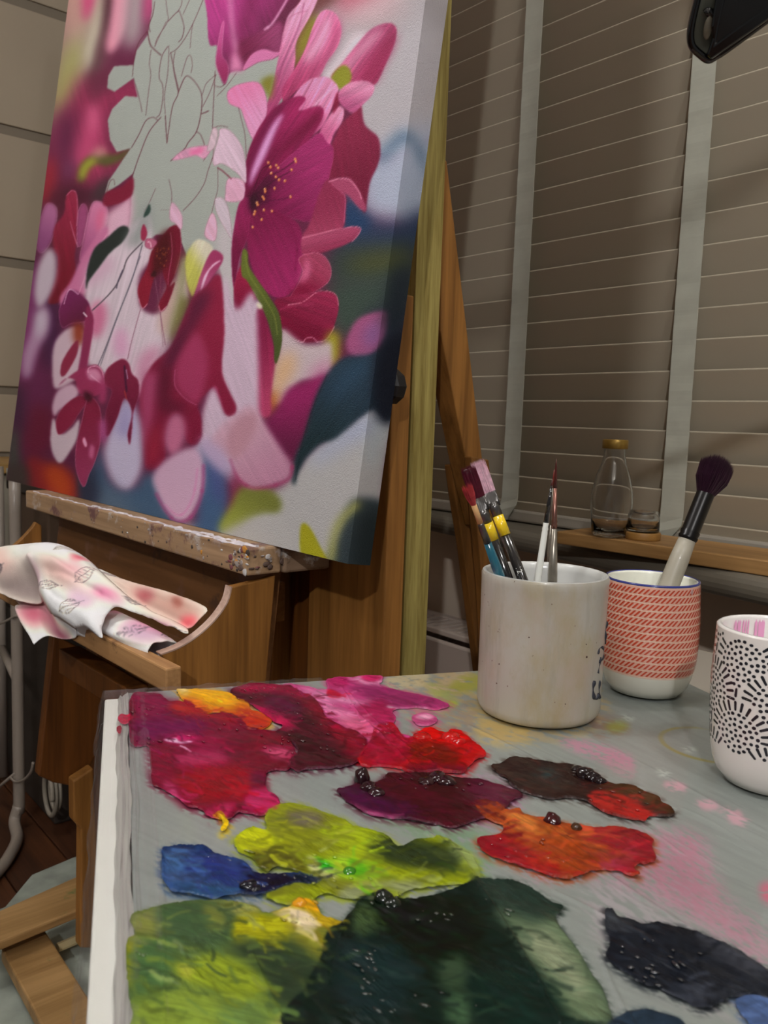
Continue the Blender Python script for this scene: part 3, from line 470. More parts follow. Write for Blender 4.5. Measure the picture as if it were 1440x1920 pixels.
# ------------------------------------------------------------------ the room
m_wall = mat('wall_paint', (122, 112, 98), rough=.85, noise=.03, nscale=6, k=1.35)
m_dwall = mat('lower_wall_paint', (162, 148, 132), rough=.85, noise=.03, nscale=5, k=2.0)
m_white = mat('white_gloss_paint', (150, 143, 130), rough=.4, noise=.02, k=1.35)
m_slat = mat('slat_paint', (150, 141, 123), rough=.42, k=1.8)
m_tape = mat('ladder_tape', (158, 158, 144), rough=.8, noise=.05, nscale=40, k=1.5, bump=.25, bscale=60, bstretch=(.2, .2, 3))
m_floor = wood('floorboards', (44, 24, 14), (70, 40, 22), axis=0, scale=30, rough=.45)
def struct(o): o['kind'] = 'structure'; return o
fl = thing('floor', (-.6, .2, -.75), 'dark wooden floorboards', 'floor'); fl['kind'] = 'structure'; del fl['category']; del fl['label']
box('subfloor', (-3.0, -2.7, -.80), (1.8, 1.35, -.765), m_floor, fl, 0)
src = None
for i in range(34):
    y = -2.7+i*.122; q = box('floorboard', (-3.0, y, -.765), (1.8, y+.119, -.7501), m_floor, fl, .0015) if i == 0 else None
    if i == 0: src = q; src['first'] = 1; del src['first']
    else: q = src.copy(); COL.objects.link(q); q.parent = fl; q.location = (0, y+2.7, 0)
# ceiling
struct(box('ceiling', (-3.0, -2.7, 1.75), (1.8, 1.35, 1.8), mat('ceiling_paint', (170, 165, 155), rough=.9), None, 0))
# window wall: opening behind the blind, wall below and above
wb = thing('wall_back', (-.6, 1.2, -.75), None, None); wb['kind'] = 'structure'
box('lower_wall', (-3.0, 1.22, -.76), (1.8, 1.34, -.001), m_dwall, wb, 0)
box('upper_wall', (-3.0, 1.22, 1.40), (1.8, 1.34, 1.76), m_wall, wb, 0)
box('side_wall', (-3.0, 1.22, 0), (-2.1, 1.34, 1.40), m_wall, wb, 0); box('side_wall', (.9, 1.22, 0), (1.8, 1.34, 1.40), m_wall, wb, 0)
wn = thing('window_1', (-.6, 1.25, 0), None, None); wn['kind'] = 'structure'
m_glassd = mat('night_window_glass', (12, 14, 18), rough=.05, spec=.6)
box('window_pane', (-2.1, 1.285, 0), (.9, 1.295, 1.40), m_glassd, wn, 0)
for x in (-2.1, -1.12, -.16, .84): box('window_frame', (x, 1.255, .03), (x+.06, 1.284, 1.37), m_white, wn, .003)
box('window_rail', (-2.1, 1.255, 0), (.9, 1.284, .03), m_white, wn, .003); box('window_rail', (-2.1, 1.255, 1.37), (.9, 1.284, 1.40), m_white, wn, .003)
# sill: its rounded nose runs slightly out of parallel with the glass
L0 = np.array([-1.155, 1.098]); R0 = np.array([-.45, .992]); sd = (R0-L0)/(R0[0]-L0[0])
def sx(x, off=0): q = L0+sd*(x-L0[0]); return (x, q[1]+off)
V = []; prof = [(0.0, .0305)]+[(-.012*math.sin(a), .0305-.017+.017*math.cos(a)) for a in np.linspace(.1, math.pi-.1, 9)]+[(0, -.0035)]
xs = [-2.1, .9]; V = []
for x in xs:
    for o_, z in prof: V.append((*sx(x, o_), z))
    V += [(x, 1.254, -.0035), (x, 1.254, .0305)]
n_ = len(prof)+2; F = [tuple(range(n_)), tuple(range(2*n_-1, n_-1, -1))]+[(i, (i+1) % n_, (i+1) % n_+n_, i+n_) for i in range(n_)]
struct(mk('trim_1', V, F, mat('sill_paint', (106, 99, 86), rough=.45, k=1.05)))
# left wall: wide painted boards with dark gaps
wl = thing('wall_left', (-2.66, .5, -.75), None, None); wl['kind'] = 'structure'
m_lw = mat('panel_paint', (146, 132, 112), rough=.7, noise=.02, nscale=3, k=1.3)
box('backing', (-2.72, -2.7, -.76), (-2.627, 1.22, 1.76), mat('panel_gap', (104, 94, 80), rough=.9), wl, 0)
for z0, z1 in ((.075, .246), (.270, .617), (.645, .990), (1.018, 1.352), (1.380, 1.75)): box('wall_panel', (-2.65, -2.7, z0), (-2.62, 1.21, z1), m_lw, wl, .003)
box('wall_panel', (-2.65, -2.7, -.75), (-2.64, 1.21, .03), m_dwall, wl, 0)
# venetian blind
z0 = oY(954, 750.6, 1.138)[2]; PIT = .0446; BY = 1.15
bl = thing('venetian_blind', (-.6, BY, .03), 'closed white slatted window blind with broad fabric tapes', 'blind')
a = math.radians(26); W_ = .0545; T_ = .0034; V = []
cs = [(-T_/2, 0), (-T_/2+.0006, -.0009), (T_/2-.0006, -.0009), (T_/2, 0)]
sec = [(T_/2*math.cos(t), W_/2-T_/2+T_/2*math.sin(t)) for t in np.linspace(0, math.pi, 9)]+[(-T_/2, -W_/2), (T_/2, -W_/2)]
pr = [(0, s*math.cos(a)-t*math.sin(a), s*math.sin(a)*1+t*math.cos(a)) for s, t in sec]      # s: thickness, t: width
def sl_at(z):
    return [( -2.05, BY+q[1], z+q[2]) for q in pr]
zs = z0-.0245; slat = prism('slat', sl_at(zs), (2.9, 0, 0), m_slat, bl, bevel=0)
k0 = -4
for k in range(k0, 24):
    if k == 0: continue
    q = slat.copy(); COL.objects.link(q); q.parent = bl; q.location = (random.uniform(-.002, .002), 0, k*PIT)
ztop = z0+23*PIT+.03
box('headrail', (-2.06, BY-.03, ztop), (.86, BY+.03, ztop+.05), m_white, bl, .002)
zb = zs+k0*PIT-.025; box('bottom_rail', (-2.05, BY-.014, .0325), (.85, BY+.014, .0325+.021), m_white, bl, .004)
for px_ in (979, 1294, 640, 1640):
    x = oY(px_, 500, BY-.02)[0]; hw = .0185; V = []; zz = np.arange(.075, ztop, .011)
    for i, z in enumerate(zz):
        yy = BY-.0215-.0003*math.sin((z-z0)/PIT*2*math.pi)-.0003*float(vnoise(np.array(z*160.), np.array(px_*1.), 5)); V += [(x-hw, yy, z), (x+hw, yy, z)]
    V = [(x-hw-.022, BY-.024, .034), (x+hw-.024, BY-.019, .034), (x-hw-.018, BY-.024, .045), (x+hw-.016, BY-.022, .045), (x-hw-.004, BY-.021, .062), (x+hw-.001, BY-.024, .062)]+V
    mk('ladder_tape', V, [(2*i, 2*i+1, 2*i+3, 2*i+2) for i in range(len(V)//2-1)], m_tape, bl, solid=.001, smooth=False)
# radiator
m_rad = mat('radiator_enamel', (140, 128, 118), rough=.35, k=1.8)
rd = thing('radiator', (-.6, 1.10, -.75), 'white panel radiator with slotted top grille under the window sill', 'radiator')
zr = -.197
box('front_panel', (-1.75, 1.055, -.66), (-.15, 1.067, zr), m_rad, rd, .004); box('back_panel', (-1.75, 1.17, -.66), (-.15, 1.18, zr), m_rad, rd, .004)
box('grille_rail', (-1.75, 1.068, zr+.006), (-.15, 1.082, zr+.016), m_rad, rd, .002); box('grille_rail', (-1.75, 1.15, zr+.006), (-.15, 1.169, zr+.016), m_rad, rd, .002)
g0 = box('grille_slat', (-1.745, 1.0825, zr+.007), (-1.732, 1.1495, zr+.015), m_rad, rd, .001)
for i in range(1, 72):
    q = g0.copy(); COL.objects.link(q); q.parent = rd; q.location = (i*.022, 0, 0)
for x in (-1.6, -.3): box('wall_bracket', (x, 1.18, -.5), (x+.03, 1.2199, -.3), m_rad, rd, .001)
for x in (-1.72, -.2): V, F = tube([(x, 1.12, -.749), (x, 1.12, -.62)], .008); mk('pipe', V, F, m_rad, rd)
for x in (-1.75, -.16): box('end_panel', (x, 1.0675, -.65), (x+.008, 1.1695, zr+.004), m_rad, rd, .001)

# ------------------------------------------------------------------ easel
m_bee = wood('oiled_beech', (98, 64, 27), (138, 94, 45), axis=2, scale=46, rough=.45)
m_beeX = wood('oiled_beech_across', (100, 68, 34), (140, 100, 56), axis=0, scale=46, rough=.5)
m_led = wood('paint_stained_ledge', (120, 94, 68), (156, 128, 98), axis=0, scale=40, rough=.6, stain=[(134, 116, 108), (96, 66, 64), (160, 150, 142)], ssc=18, sth=.57)
m_trayb = wood('tray_back_wood', (84, 54, 28), (112, 76, 44), axis=0, scale=26, rough=.55, stain=[(104, 74, 60), (72, 50, 36)], ssc=9, sth=.56)
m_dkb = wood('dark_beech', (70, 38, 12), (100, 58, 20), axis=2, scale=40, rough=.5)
es = thing('studio_easel', (-1.1, .5, -.75), 'beech wood easel with a paint-crusted ledge and curved brush tray', 'easel')
lg = prism('canvas_ledge', [(-1.53, .465, .0285), (-.772, .465, .0285), (-.772, .465, .0592), (-1.53, .465, .0592)], (0, .045, 0), m_led, es, .0025)
box('ledge_block', (-.86, .511, .028), (-.768, .575, .0575), wood('crusted_end', (96, 78, 62), (130, 108, 88), axis=1, scale=30, stain=[(170, 168, 164), (60, 48, 40)], ssc=26, sth=.57), es, .003)
bmc = bmesh.new(); bmesh.ops.create_icosphere(bmc, subdivisions=2, radius=1); ICO = np.array([v.co[:] for v in bmc.verts]); ICF = [[v.index for v in f.verts] for f in bmc.faces]; bmc.free()
CR = [mat('crust_%d' % i, c, rough=.6, k=1.2) for i, c in enumerate(((186, 182, 180), (150, 140, 134), (92, 74, 66), (190, 130, 50), (120, 70, 74), (64, 54, 48)))]
for i in range(95):
    e = random.random() < .45; q = (random.uniform(-.81, -.770) if e else -1.5+.72*random.random()**.6, .465, random.uniform(.032, .058)) if random.random() < .7 else (-.7705, random.uniform(.47, .56), random.uniform(.034, .056))
    r = random.uniform(.001, .0045)*(1.3 if e else .7); nz = 1+.8*(fbm(ICO[:, 0]*2+i, ICO[:, 1]*2+ICO[:, 2], i, 2)-.5); onx = q[0] > -.7706
    V = ICO*nz[:, None]*np.array([.0007 if onx else r, r if onx else .0007, r*random.uniform(.3, 1.0)])+np.array(q); mk('dried_paint_fleck', V, ICF, CR[random.choice([0, 0, 1, 1, 2, 2, 3, 4, 5])] , lg, smooth=True)
# thin ridges of dried white and lilac paint along the ledge lip
m_cr = mat('dried_paint_line', (186, 180, 184), rough=.5, noise=.25, nscale=60)
for (xa, xb, y, r) in ((-1.50, -1.22, .470, .0012), (-1.24, -.90, .474, .0016), (-.98, -.79, .469, .002), (-.90, -.775, .478, .0022)):
    n = int((xb-xa)/.006); V, F = tube([(xa+(xb-xa)*i/n, y+.002*math.sin(i*.7), .0594+.0004*math.sin(i*1.9)) for i in range(n+1)], [r*(.5+random.random()) for i in range(n+1)], 6); mk('dried_paint_ridge', V, F, m_cr, lg)
# tray
XP = -.78
cur = spline([oX(x, y, XP) for x, y in ((434, 1101), (426, 1130), (404, 1162), (372, 1192), (336, 1215), (302, 1228))], closed=False, k=4)
pan = [tuple(p) for p in cur]+[tuple(oX(*p, XP)) for p in ((318, 1246), (330, 1262), (335, 1300), (497, 1300), (517, 1078), (500, 1085))]
prism('tray_side', pan, (-.011, 0, 0), m_bee, es, .0015)
XL = -1.505; cu2 = spline([oX(x, y, XL) for x, y in ((67, 979), (58, 992), (36, 1015), (6, 1038), (-40, 1066))], closed=False, k=4)
prism('tray_side', [tuple(p) for p in cu2]+[tuple(oX(*p, XL)) for p in ((-40, 1120), (80, 1120), (78, 985))], (-.012, 0, 0), m_bee, es, .0015)
prism('tray_back', [(-1.50, .515, .0275), (-.797, .515, .0275), (-.797, .50, -.115), (-1.50, .50, -.115)], (0, .012, 0), m_trayb, es, .001)
prism('tray_floor', [(-1.50, .37, -.075), (-.797, .37, -.075), (-.797, .499, -.095), (-1.50, .499, -.095)], (0, 0, -.008), m_trayb, es, .001)
rl = [tuple(oY(x, y, .345)) for x, y in ((60, 1150), (225, 1232), (330, 1268), (330, 1302), (225, 1290), (60, 1200))]
YR = .352; za = oY(225, 1232, YR)[2]; xe = oY(311, 1259, YR)[0]
for q_ in range(len(cur)-1):
    pass
V = []
for p in cur: V += [p+np.array([.0006, 0, .0006]), p+np.array([-.0118, 0, .0006])]
ts_ = [o for o in es.children if o.name.startswith('tray_side')][0]
mk('worn_edge', V, [(2*i, 2*i+1, 2*i+3, 2*i+2) for i in range(len(cur)-1)], wood('worn_edge_wood', (150, 120, 104), (186, 160, 146), axis=1, scale=60, k=1.3), ts_, solid=.0016)
m_rail = wood('tray_rail_wood', (128, 92, 56), (160, 122, 80), axis=0, scale=40, rough=.55, stain=[(96, 66, 42)], ssc=12, sth=.6)
prism('tray_rail', [(-1.50, YR, za-.022), (xe, YR, -.071), (xe, YR, -.046), (-1.50, YR, za+.002)], (0, .017, 0), m_rail, es, .002)
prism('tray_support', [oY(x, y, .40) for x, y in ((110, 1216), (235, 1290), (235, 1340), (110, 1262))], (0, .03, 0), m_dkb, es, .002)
# masts and uprights (feet on the floor)
box('upright', (-.955, .578, -.7465), (-.893, .612, .02), m_bee, es, .002)
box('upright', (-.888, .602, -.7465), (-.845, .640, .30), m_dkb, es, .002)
box('centre_mast', (-.838, .595, -.70), (-.690, .622, .34), m_bee, es, .002)
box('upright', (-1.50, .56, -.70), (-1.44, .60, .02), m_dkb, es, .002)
box('cross_bar', (-1.44, .61, -.30), (-.69, .63, -.24), m_beeX, es, .002)
box('cross_bar', (-1.49, .545, -.05), (-.845, .565, .0), m_beeX, es, .002)
# treated pine batten behind the mast
m_pin = wood('treated_pine', (116, 100, 48), (160, 146, 84), axis=2, scale=120, rough=.6, k=1.35, stain=[(92, 108, 78)], ssc=7, sth=.66)
xa, xb = oY(756, 1169, .66)[0], None
pb = thing('pine_batten', (-.75, .66, -.75), 'greenish sawn pine batten standing upright behind the right side of the canvas', 'timber')
xr = -.742
yb1 = oX(797, 1262, xr)[1]; yb0 = oX(754, 1230, xr)[1]
box('batten', (xr-.022, yb0, -.7499), (xr, yb1, .93), m_pin, pb, .001)
# rear strut with its two bracket cheeks
XS = -.80
st = [oX(x, y, XS) for x, y in ((838, 300), (905, 862), (921, 985), (905, 990), (874, 862), (826, 620), (826, 300))]
prism('rear_strut', st, (-.035, 0, 0), m_bee, es, .002)
m_brk = wood('bracket_wood', (82, 52, 20), (116, 76, 34), axis=2, scale=44, rough=.5)
prism('strut_cheek', [oX(x, y, XS+.016) for x, y in ((884, 856), (917, 862), (932, 1000), (945, 1310), (915, 1310), (905, 1100))], (-.015, 0, 0), m_brk, es, .002)
prism('strut_cheek', [oX(x, y, XS-.037) for x, y in ((846, 872), (880, 866), (905, 900), (925, 1300), (905, 1310), (868, 1020), (853, 925))], (-.015, 0, 0), m_brk, es, .002)
yl = oX(925, 1300, XS)[1]; prism('rear_leg', [(XS, oX(905, 1280, XS)[1], oX(905, 1280, XS)[2]), (XS, oX(925, 1280, XS)[1]+.02, oX(925, 1280, XS)[2]), (XS, 1.03, -.7), (XS, .97, -.7)], (-.035, 0, 0), m_bee, es, .002)
# black clamp knob beside the canvas edge
V, F = lathe([(0, .006), (.004, .0065), (.006, .016), (.010, .019), (.022, .019), (.026, .016), (.027, .001)], oY(748, 726, .585)+np.array([0, .0, 0]), (.15, -1, 0), 10)
mk('clamp_knob', V, F, mat('black_plastic', (20, 18, 20), rough=.45), es, smooth=False)
# lower frame, left
m_low = wood('base_beech', (122, 92, 54), (150, 118, 76), axis=1, scale=34, rough=.5, stain=[(96, 98, 56)], ssc=9, sth=.60)
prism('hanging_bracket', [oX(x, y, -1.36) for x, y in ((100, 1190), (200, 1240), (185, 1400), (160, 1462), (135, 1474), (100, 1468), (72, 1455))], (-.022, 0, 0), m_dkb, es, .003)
prism('leg', [oX(x, y, -1.33) for x, y in ((137, 1465), (175, 1440), (190, 1778), (150, 1778), (152, 1555), (138, 1540))], (-.024, 0, 0), m_bee, es, .003)
fa = [oZ(x, y, -.655) for x, y in ((-60, 1733), (155, 1638), (160, 1700), (-60, 1790))]; prism('foot_beam', fa, (0, 0, -.016), m_low, es, .003)
fb = [oZ(x, y, -.701) for x, y in ((2, 1778), (82, 1740), (250, 2000), (120, 2000))]; prism('foot_beam', fb, (0, 0, -.024), m_low, es, .003)
box('base_bar', (-1.45, .56, -.7465), (-.70, .64, -.70), m_beeX, es, .003); box('base_bar', (-.86, .641, -.7465), (-.80, 1.06, -.70), m_beeX, es, .003)
V, F = tube([oZ(108, 1777, -.72), oZ(150, 1759, -.72)], .008); mk('dowel', V, F, mat('pale_dowel', (176, 160, 120)), es)

# ------------------------------------------------------------------ left corner: tube rack, cabinet, rug
m_tube = mat('white_tube', (126, 116, 106), rough=.3, k=1.4)
rk = thing('tubular_rack', (-1.9, .55, -.75), 'pale metal tube clothes rack standing behind the easel at the left', 'rack')
c = oY(36, 1500, .55); xt = c[0]
pts = [(xt, .55, .065), (xt, .55, -.64)]+[tuple(q_) for q_ in (np.array([xt, .548, -.69]), np.array([xt+.004, .538, -.722]), oZ(32, 1572, -.7365), oZ(18, 1604, -.7365), oZ(-4, 1634, -.7365), oZ(-60, 1690, -.7365))]
V, F = tube(spline(pts, False, 6), .0125, 14); mk('frame_tube', V, F, m_tube, rk, smooth=True)
V, F = tube([(xt, .55, .052), (xt, .55, .075)], .0165, 14); mk('tube_cap', V, F, mat('grey_cap', (112, 108, 98)), rk, smooth=True)
V, F = tube([tuple(oY(x, y, .54)) for x, y in ((-30, 1505), (0, 1474), (28, 1450))], .0035, 8); mk('wire_hook', V, F, m_tube, rk, smooth=True)
V, F = tube(spline([tuple(oY(x, y, .535)) for x, y in ((20, 1458), (30, 1466), (45, 1462), (58, 1447), (62, 1430))], False), .003, 8); mk('wire_hook', V, F, m_tube, rk, smooth=True)
V, F = tube([tuple(oY(x, y, .54)) for x, y in ((-40, 1190), (0, 1170), (30, 1155), (58, 1160))], .003, 8); mk('wire_hook', V, F, m_tube, rk, smooth=True)
V, F = tube([(xt, .55, -.40), (xt-.3, .60, -.40)], .010, 10); mk('cross_tube', V, F, m_tube, rk, smooth=True)
V, F = tube([(xt-.3, .60, .06), (xt-.3, .60, -.74)], .012, 12); mk('frame_tube', V, F, m_tube, rk, smooth=True)
cb = thing('low_cupboard', (-2.45, .6, -.75), 'cream low cupboard with a thin wooden top against the left wall', 'cupboard')
box('carcass', (-2.60, .35, -.7499), (-2.30, 1.05, .035), mat('cream_laminate', (140, 132, 116), rough=.6, k=1.2), cb, .003)
box('cupboard_top', (-2.61, .33, .035), (-2.28, 1.07, .062), wood('cupboard_top_wood', (120, 92, 50), (146, 116, 70), axis=1), cb, .003)
m_dk = mat('dark_storage_box', (40, 32, 26), rough=.7)
dbx = thing('storage_box', (-2.1, .7, -.75), 'dark brown storage box in the shade behind the tube rack', 'box'); box('body', (-2.25, .62, -.7499), (-1.86, .95, -.30), m_dk, dbx, .006); box('lid', (-2.26, .625, -.2995), (-1.85, .96, -.27), m_dk, dbx, .004)
dbx = thing('storage_box', (-2.1, .7, -.27), 'smaller brown box stacked on the dark storage box behind the rack', 'box'); box('body', (-2.22, .64, -.2695), (-1.95, .93, .0), mat('brown_board', (64, 48, 34), rough=.8), dbx, .006); box('lid', (-2.23, .63, .0005), (-1.94, .94, .025), m_dk, dbx, .004)
# coiled cable hanging
cbl = oY(88, 1492, .585); V, F = tube(spline([cbl+np.array([.035*math.cos(t)*(1-.03*t), .01*t/6, .055*math.sin(t)*(1-.03*t)]) for t in np.linspace(0, 15, 60)], False, 2), .005, 8)
tag(mk('cable_coil', V, F, mat('white_cable', (120, 112, 100), rough=.5), smooth=True), 'loosely coiled white cable hanging behind the easel leg', 'cable')
# rug
m_rug = mat('pale_rug', (128, 134, 124), rough=.95, noise=.3, nscale=14, bump=.6, bscale=120)
rgp = [oZ(x, y, -.747) for x, y in ((60, 1640), (300, 1540), (330, 1760), (170, 1980), (60, 2080), (-140, 2080), (-130, 1760), (10, 1700))]
tag(prism('rug', rgp, (0, 0, -.0029), m_rug, None, .001), 'pale grey-blue mottled rug on the floor beneath the easel', 'rug')
# ------------------------------------------------------------------ palette: grey sheet in cling film on a white board, thick with paint
PB = oZ(240, 1299, 0); E1 = oZ(1200, 1238, 0)-PB; PW = np.linalg.norm(E1); E1 = E1/PW; E2 = np.array([E1[1], -E1[0], 0]); PL = .47
if E2 @ (oZ(205, 1920, 0)-PB) < 0: E2 = -E2
def pp(a, b, z=0): return PB+np.multiply.outer(a, E1)+np.multiply.outer(b, E2)+np.multiply.outer(z, np.array([0, 0, 1.]))
tb = thing('work_table', pp(.25, .3, -.75), 'small wooden work table holding the palette', 'table')
m_tt = wood('table_top_wood', (170, 138, 100), (196, 166, 128), axis=0, scale=30, rough=.5)
prism('table_top', [pp(.045, -.008, -.0185), pp(PW-.01, -.006, -.0185), pp(PW-.01, PL+.05, -.0185), pp(.03, PL+.05, -.0185)], (0, 0, -.02), m_tt, tb, .002)
for a_, b_ in ((.08, .04), (PW-.05, .04), (.08, PL), (PW-.05, PL)): q = pp(a_, b_, -.0386); box('leg', (q[0]-.018, q[1]-.018, -.7499), (q[0]+.018, q[1]+.018, -.0386), m_tt, tb, .002)
# white cupboard top seen past the palette's far right corner
qa = oZ(1302, 1214, -.02)
wc = thing('white_cabinet', (-.2, .75, -.75), 'white cabinet whose top shows behind the dotted and coral cups', 'cabinet')
m_cab = mat('cabinet_white', (128, 122, 112), rough=.4, k=1.5)
q1, q2 = pp(PW+.001, -.10, 0), pp(PW+.001, .52, 0); prism('cabinet_top', [(-.52, qa[1], -.036), (q1[0], q1[1], -.036), (q2[0], q2[1], -.036), (.55, q2[1]+.1, -.036), (.55, qa[1], -.036)], (0, 0, .0155), m_cab, wc, .002); prism('carcass', [(-.50, qa[1]-.008, -.7499), (q1[0]+.02, q1[1]+.012, -.7499), (q2[0]-.01, q2[1]+.02, -.7499), (.53, q2[1]+.11, -.7499), (.53, qa[1]-.008, -.7499)], (0, 0, .7133), m_cab, wc, .002)
pal = thing('palette', pp(.2, .2, -.018), 'grey mixing palette wrapped in clear film, covered in thick red, green and dark oil paint', 'palette')
m_bw = mat('white_board', (208, 208, 200), rough=.5, k=1.12, noise=.02, nscale=40, bump=.3, bscale=60)
LO = .016
prism('board', [pp(-LO, -.003, -.0045), pp(PW+.004, -.003, -.0045), pp(PW+.004, PL, -.0045), pp(-LO, PL, -.0045)], (0, 0, -.0135), m_bw, pal, .0015)
# colours and thickness, painted as strokes
E = (160, 1230, 2.25); G = (600, 1300, 1.7143); H = (140, 1500, 2.1818)
pr_ = Ras(140, 1215, 1320, 760, (136, 140, 140)); g = pr_
g.fill(O, "100,1200 1500,1200 1500,2000 100,2000", (134, 138, 138), 1, raw=True, ang=25, amp=.06, fr=.12)
sc = g.scumble
sc(O, "780,1255 900,1250 1130,1290 1100,1380 900,1390 760,1340", (176, 150, 110), 8, .7, 15, .22, .53, 5); sc(O, "900,1290 960,1280 1010,1380 900,1390", (186, 156, 96), 8, .8, 15, .2, .5, 9)
sc(O, "730,1262 800,1255 800,1285 730,1290", (190, 172, 140), 4, .8, 5, .3, .45, 15); sc(O, "820,1268 880,1262 870,1290 800,1300", (184, 160, 132), 4, .8, 5, .3, .45, 16)
sc(O, "860,1270 900,1265 900,1292 840,1298", (150, 150, 60), 4, .8, 5, .3, .4, 17); sc(O, "800,1280 840,1290 860,1320 830,1330", (148, 152, 84), 5, .8, 20, .3, .42, 18); g.fill(O, "845,1312 858,1318 852,1325 840,1320", (150, 160, 60), 2)
sc(O, "780,1300 900,1330 880,1380 790,1360", (150, 130, 120), 8, .6, 15, .25, .5, 20)
sc(O, "1050,1385 1110,1390 1180,1415 1185,1440 1120,1425 1060,1400", (186, 122, 150), 4, .8, 15, .5, .43, 21); sc(O, "1130,1420 1190,1440 1180,1460 1140,1440", (180, 132, 150), 3, .6, 15, .5, .45, 22)
sc(O, "1100,1350 1160,1345 1180,1370 1120,1385", (130, 96, 86), 6, .6, 10, .25, .46, 23); g.fill(O, "1135,1358 1165,1352 1180,1362 1160,1372 1140,1368", (138, 146, 50), 4, alpha=.7)
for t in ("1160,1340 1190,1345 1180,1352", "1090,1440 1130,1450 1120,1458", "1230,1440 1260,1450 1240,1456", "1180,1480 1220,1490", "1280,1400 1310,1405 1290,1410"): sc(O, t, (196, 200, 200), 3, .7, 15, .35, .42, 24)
for x, y in ((1265, 1475), (1325, 1510), (1370, 1525), (1385, 1540), (1215, 1500)): sc(O, f"{x-22},{y-8} {x+10},{y-10} {x+24},{y+6} {x-4},{y+8}", (204, 150, 168), 3, .8, 15, .3, .42, int(x))
# a dried ring left by a jar
th = np.linspace(1.2, 5.6, 40); cr0 = oZ(1330, 1395, 0)
for k in range(9):
    r_ = .029+.0022*(k/9.)+random.uniform(-.0006, .0006); q = np.array([cr0+np.array([math.cos(t+.9)*r_, math.sin(t+.9)*r_, 0]) for t in th]); X_, Y_ = proj(q); i0 = random.randint(0, 10); g.line(None, np.stack([X_, Y_], 1)[i0:i0+28], (142, 130, 70), 1.1, .8, .5, raw=True)
# rose scumble right
sc(G, "560,430 760,470 1060,430 1240,470 1300,640 1440,760 1440,900 1300,800 1150,720 1000,640 820,600 680,600", (176, 134, 154), 12, .8, 35, .4, .50, 31, 5)
sc(G, "980,520 1200,440 1250,560 1330,720 1440,820 1440,860 1250,740 1050,620", (178, 118, 140), 12, .7, 35, .4, .48, 33, 5)
sc(G, "850,600 1000,620 1250,790 1440,930 1440,1060 1200,1000 900,820", (176, 158, 172), 14, .5, 38, .2, .5, 35, 5); sc(G, "1420,610 1500,620 1500,680 1430,670", (200, 90, 120), 5, .9, 10, .3, .3, 36)
sc(G, "430,270 560,270 650,330 620,420 500,420", (176, 120, 160), 9, .7, 20, .25, .48, 37); sc(G, "180,400 520,430 560,560 500,600 300,460", (110, 140, 110), 9, .7, 30, .25, .48, 38)
for k in range(60):
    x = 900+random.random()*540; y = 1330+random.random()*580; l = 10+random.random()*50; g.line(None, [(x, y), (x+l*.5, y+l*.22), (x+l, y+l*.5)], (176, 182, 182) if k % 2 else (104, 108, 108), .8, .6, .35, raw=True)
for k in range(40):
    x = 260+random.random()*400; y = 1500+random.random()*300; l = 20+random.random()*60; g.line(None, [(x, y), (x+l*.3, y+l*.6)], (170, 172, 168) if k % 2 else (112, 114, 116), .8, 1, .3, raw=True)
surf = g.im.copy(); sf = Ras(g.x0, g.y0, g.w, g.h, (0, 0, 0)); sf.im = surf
# --- paint masses. each call to P_ opens one dab that becomes a raised mesh of its own
PAT = []
def P_(name, label, ff, t, c, th=1.0, rag=4, **k):
    key = len(PAT); PAT.append((key, name, label, th)); q_ = g.pts(ff, t); ct_ = q_.mean(0); q_ = ct_+(q_-ct_)*(1+7/np.maximum(np.hypot(*(q_-ct_).T), 20))[:, None]; sf.scumble((0, 0, 1), ' '.join('%.1f,%.1f' % tuple(v_) for v_ in q_), c, 4, .75, 25, .3, .47, key+90, 4)
    g.fill(ff, t, c, .9, lay=key, rag=rag*1.1, seed=key+40, ang=k.pop('ang', 20), amp=k.pop('amp', .16), fr=k.pop('fr', .25), **k)
    return key
def T_(ff, t, c, blur=3, **k): k.setdefault('ang', 15); k.setdefault('amp', .2); k.setdefault('fr', .3); g.fill(ff, t, c, blur, **k)
def inside(key):                                     # keep later tints inside one dab
    return g.lay[key]
def tint(key, calls):
    before = g.im.copy()
    for (ff, t, c, b, *r) in calls: T_(ff, t, c, b, **(r[0] if r else {}))
    m = np.clip(g.lay[key]*1.4-.2, 0, 1)[..., None]; g.im = before*(1-m)+g.im*m
k = P_('paint_dab', 'small pink dab of paint near the white mug', G, "293,78 310,68 345,64 378,80 372,98 340,108 315,105 300,95", (196, 76, 128), .9, 1)
tint(k, [(G, "305,78 345,70 365,80 340,88", (226, 156, 184), 2)])
k = P_('paint_patch', 'pink and rose paint along the back edge', E, "830,125 900,122 1000,145 1020,130 1010,105 1060,92 1110,90 1200,84 1252,88 1256,108 1250,130 1440,172 1540,210 1480,230 1400,222 1300,232 1312,262 1305,300 1330,330 1380,352 1300,420 1180,400 1100,340 1000,290 940,210", (190, 62, 122), 1.0, 4, ang=25)
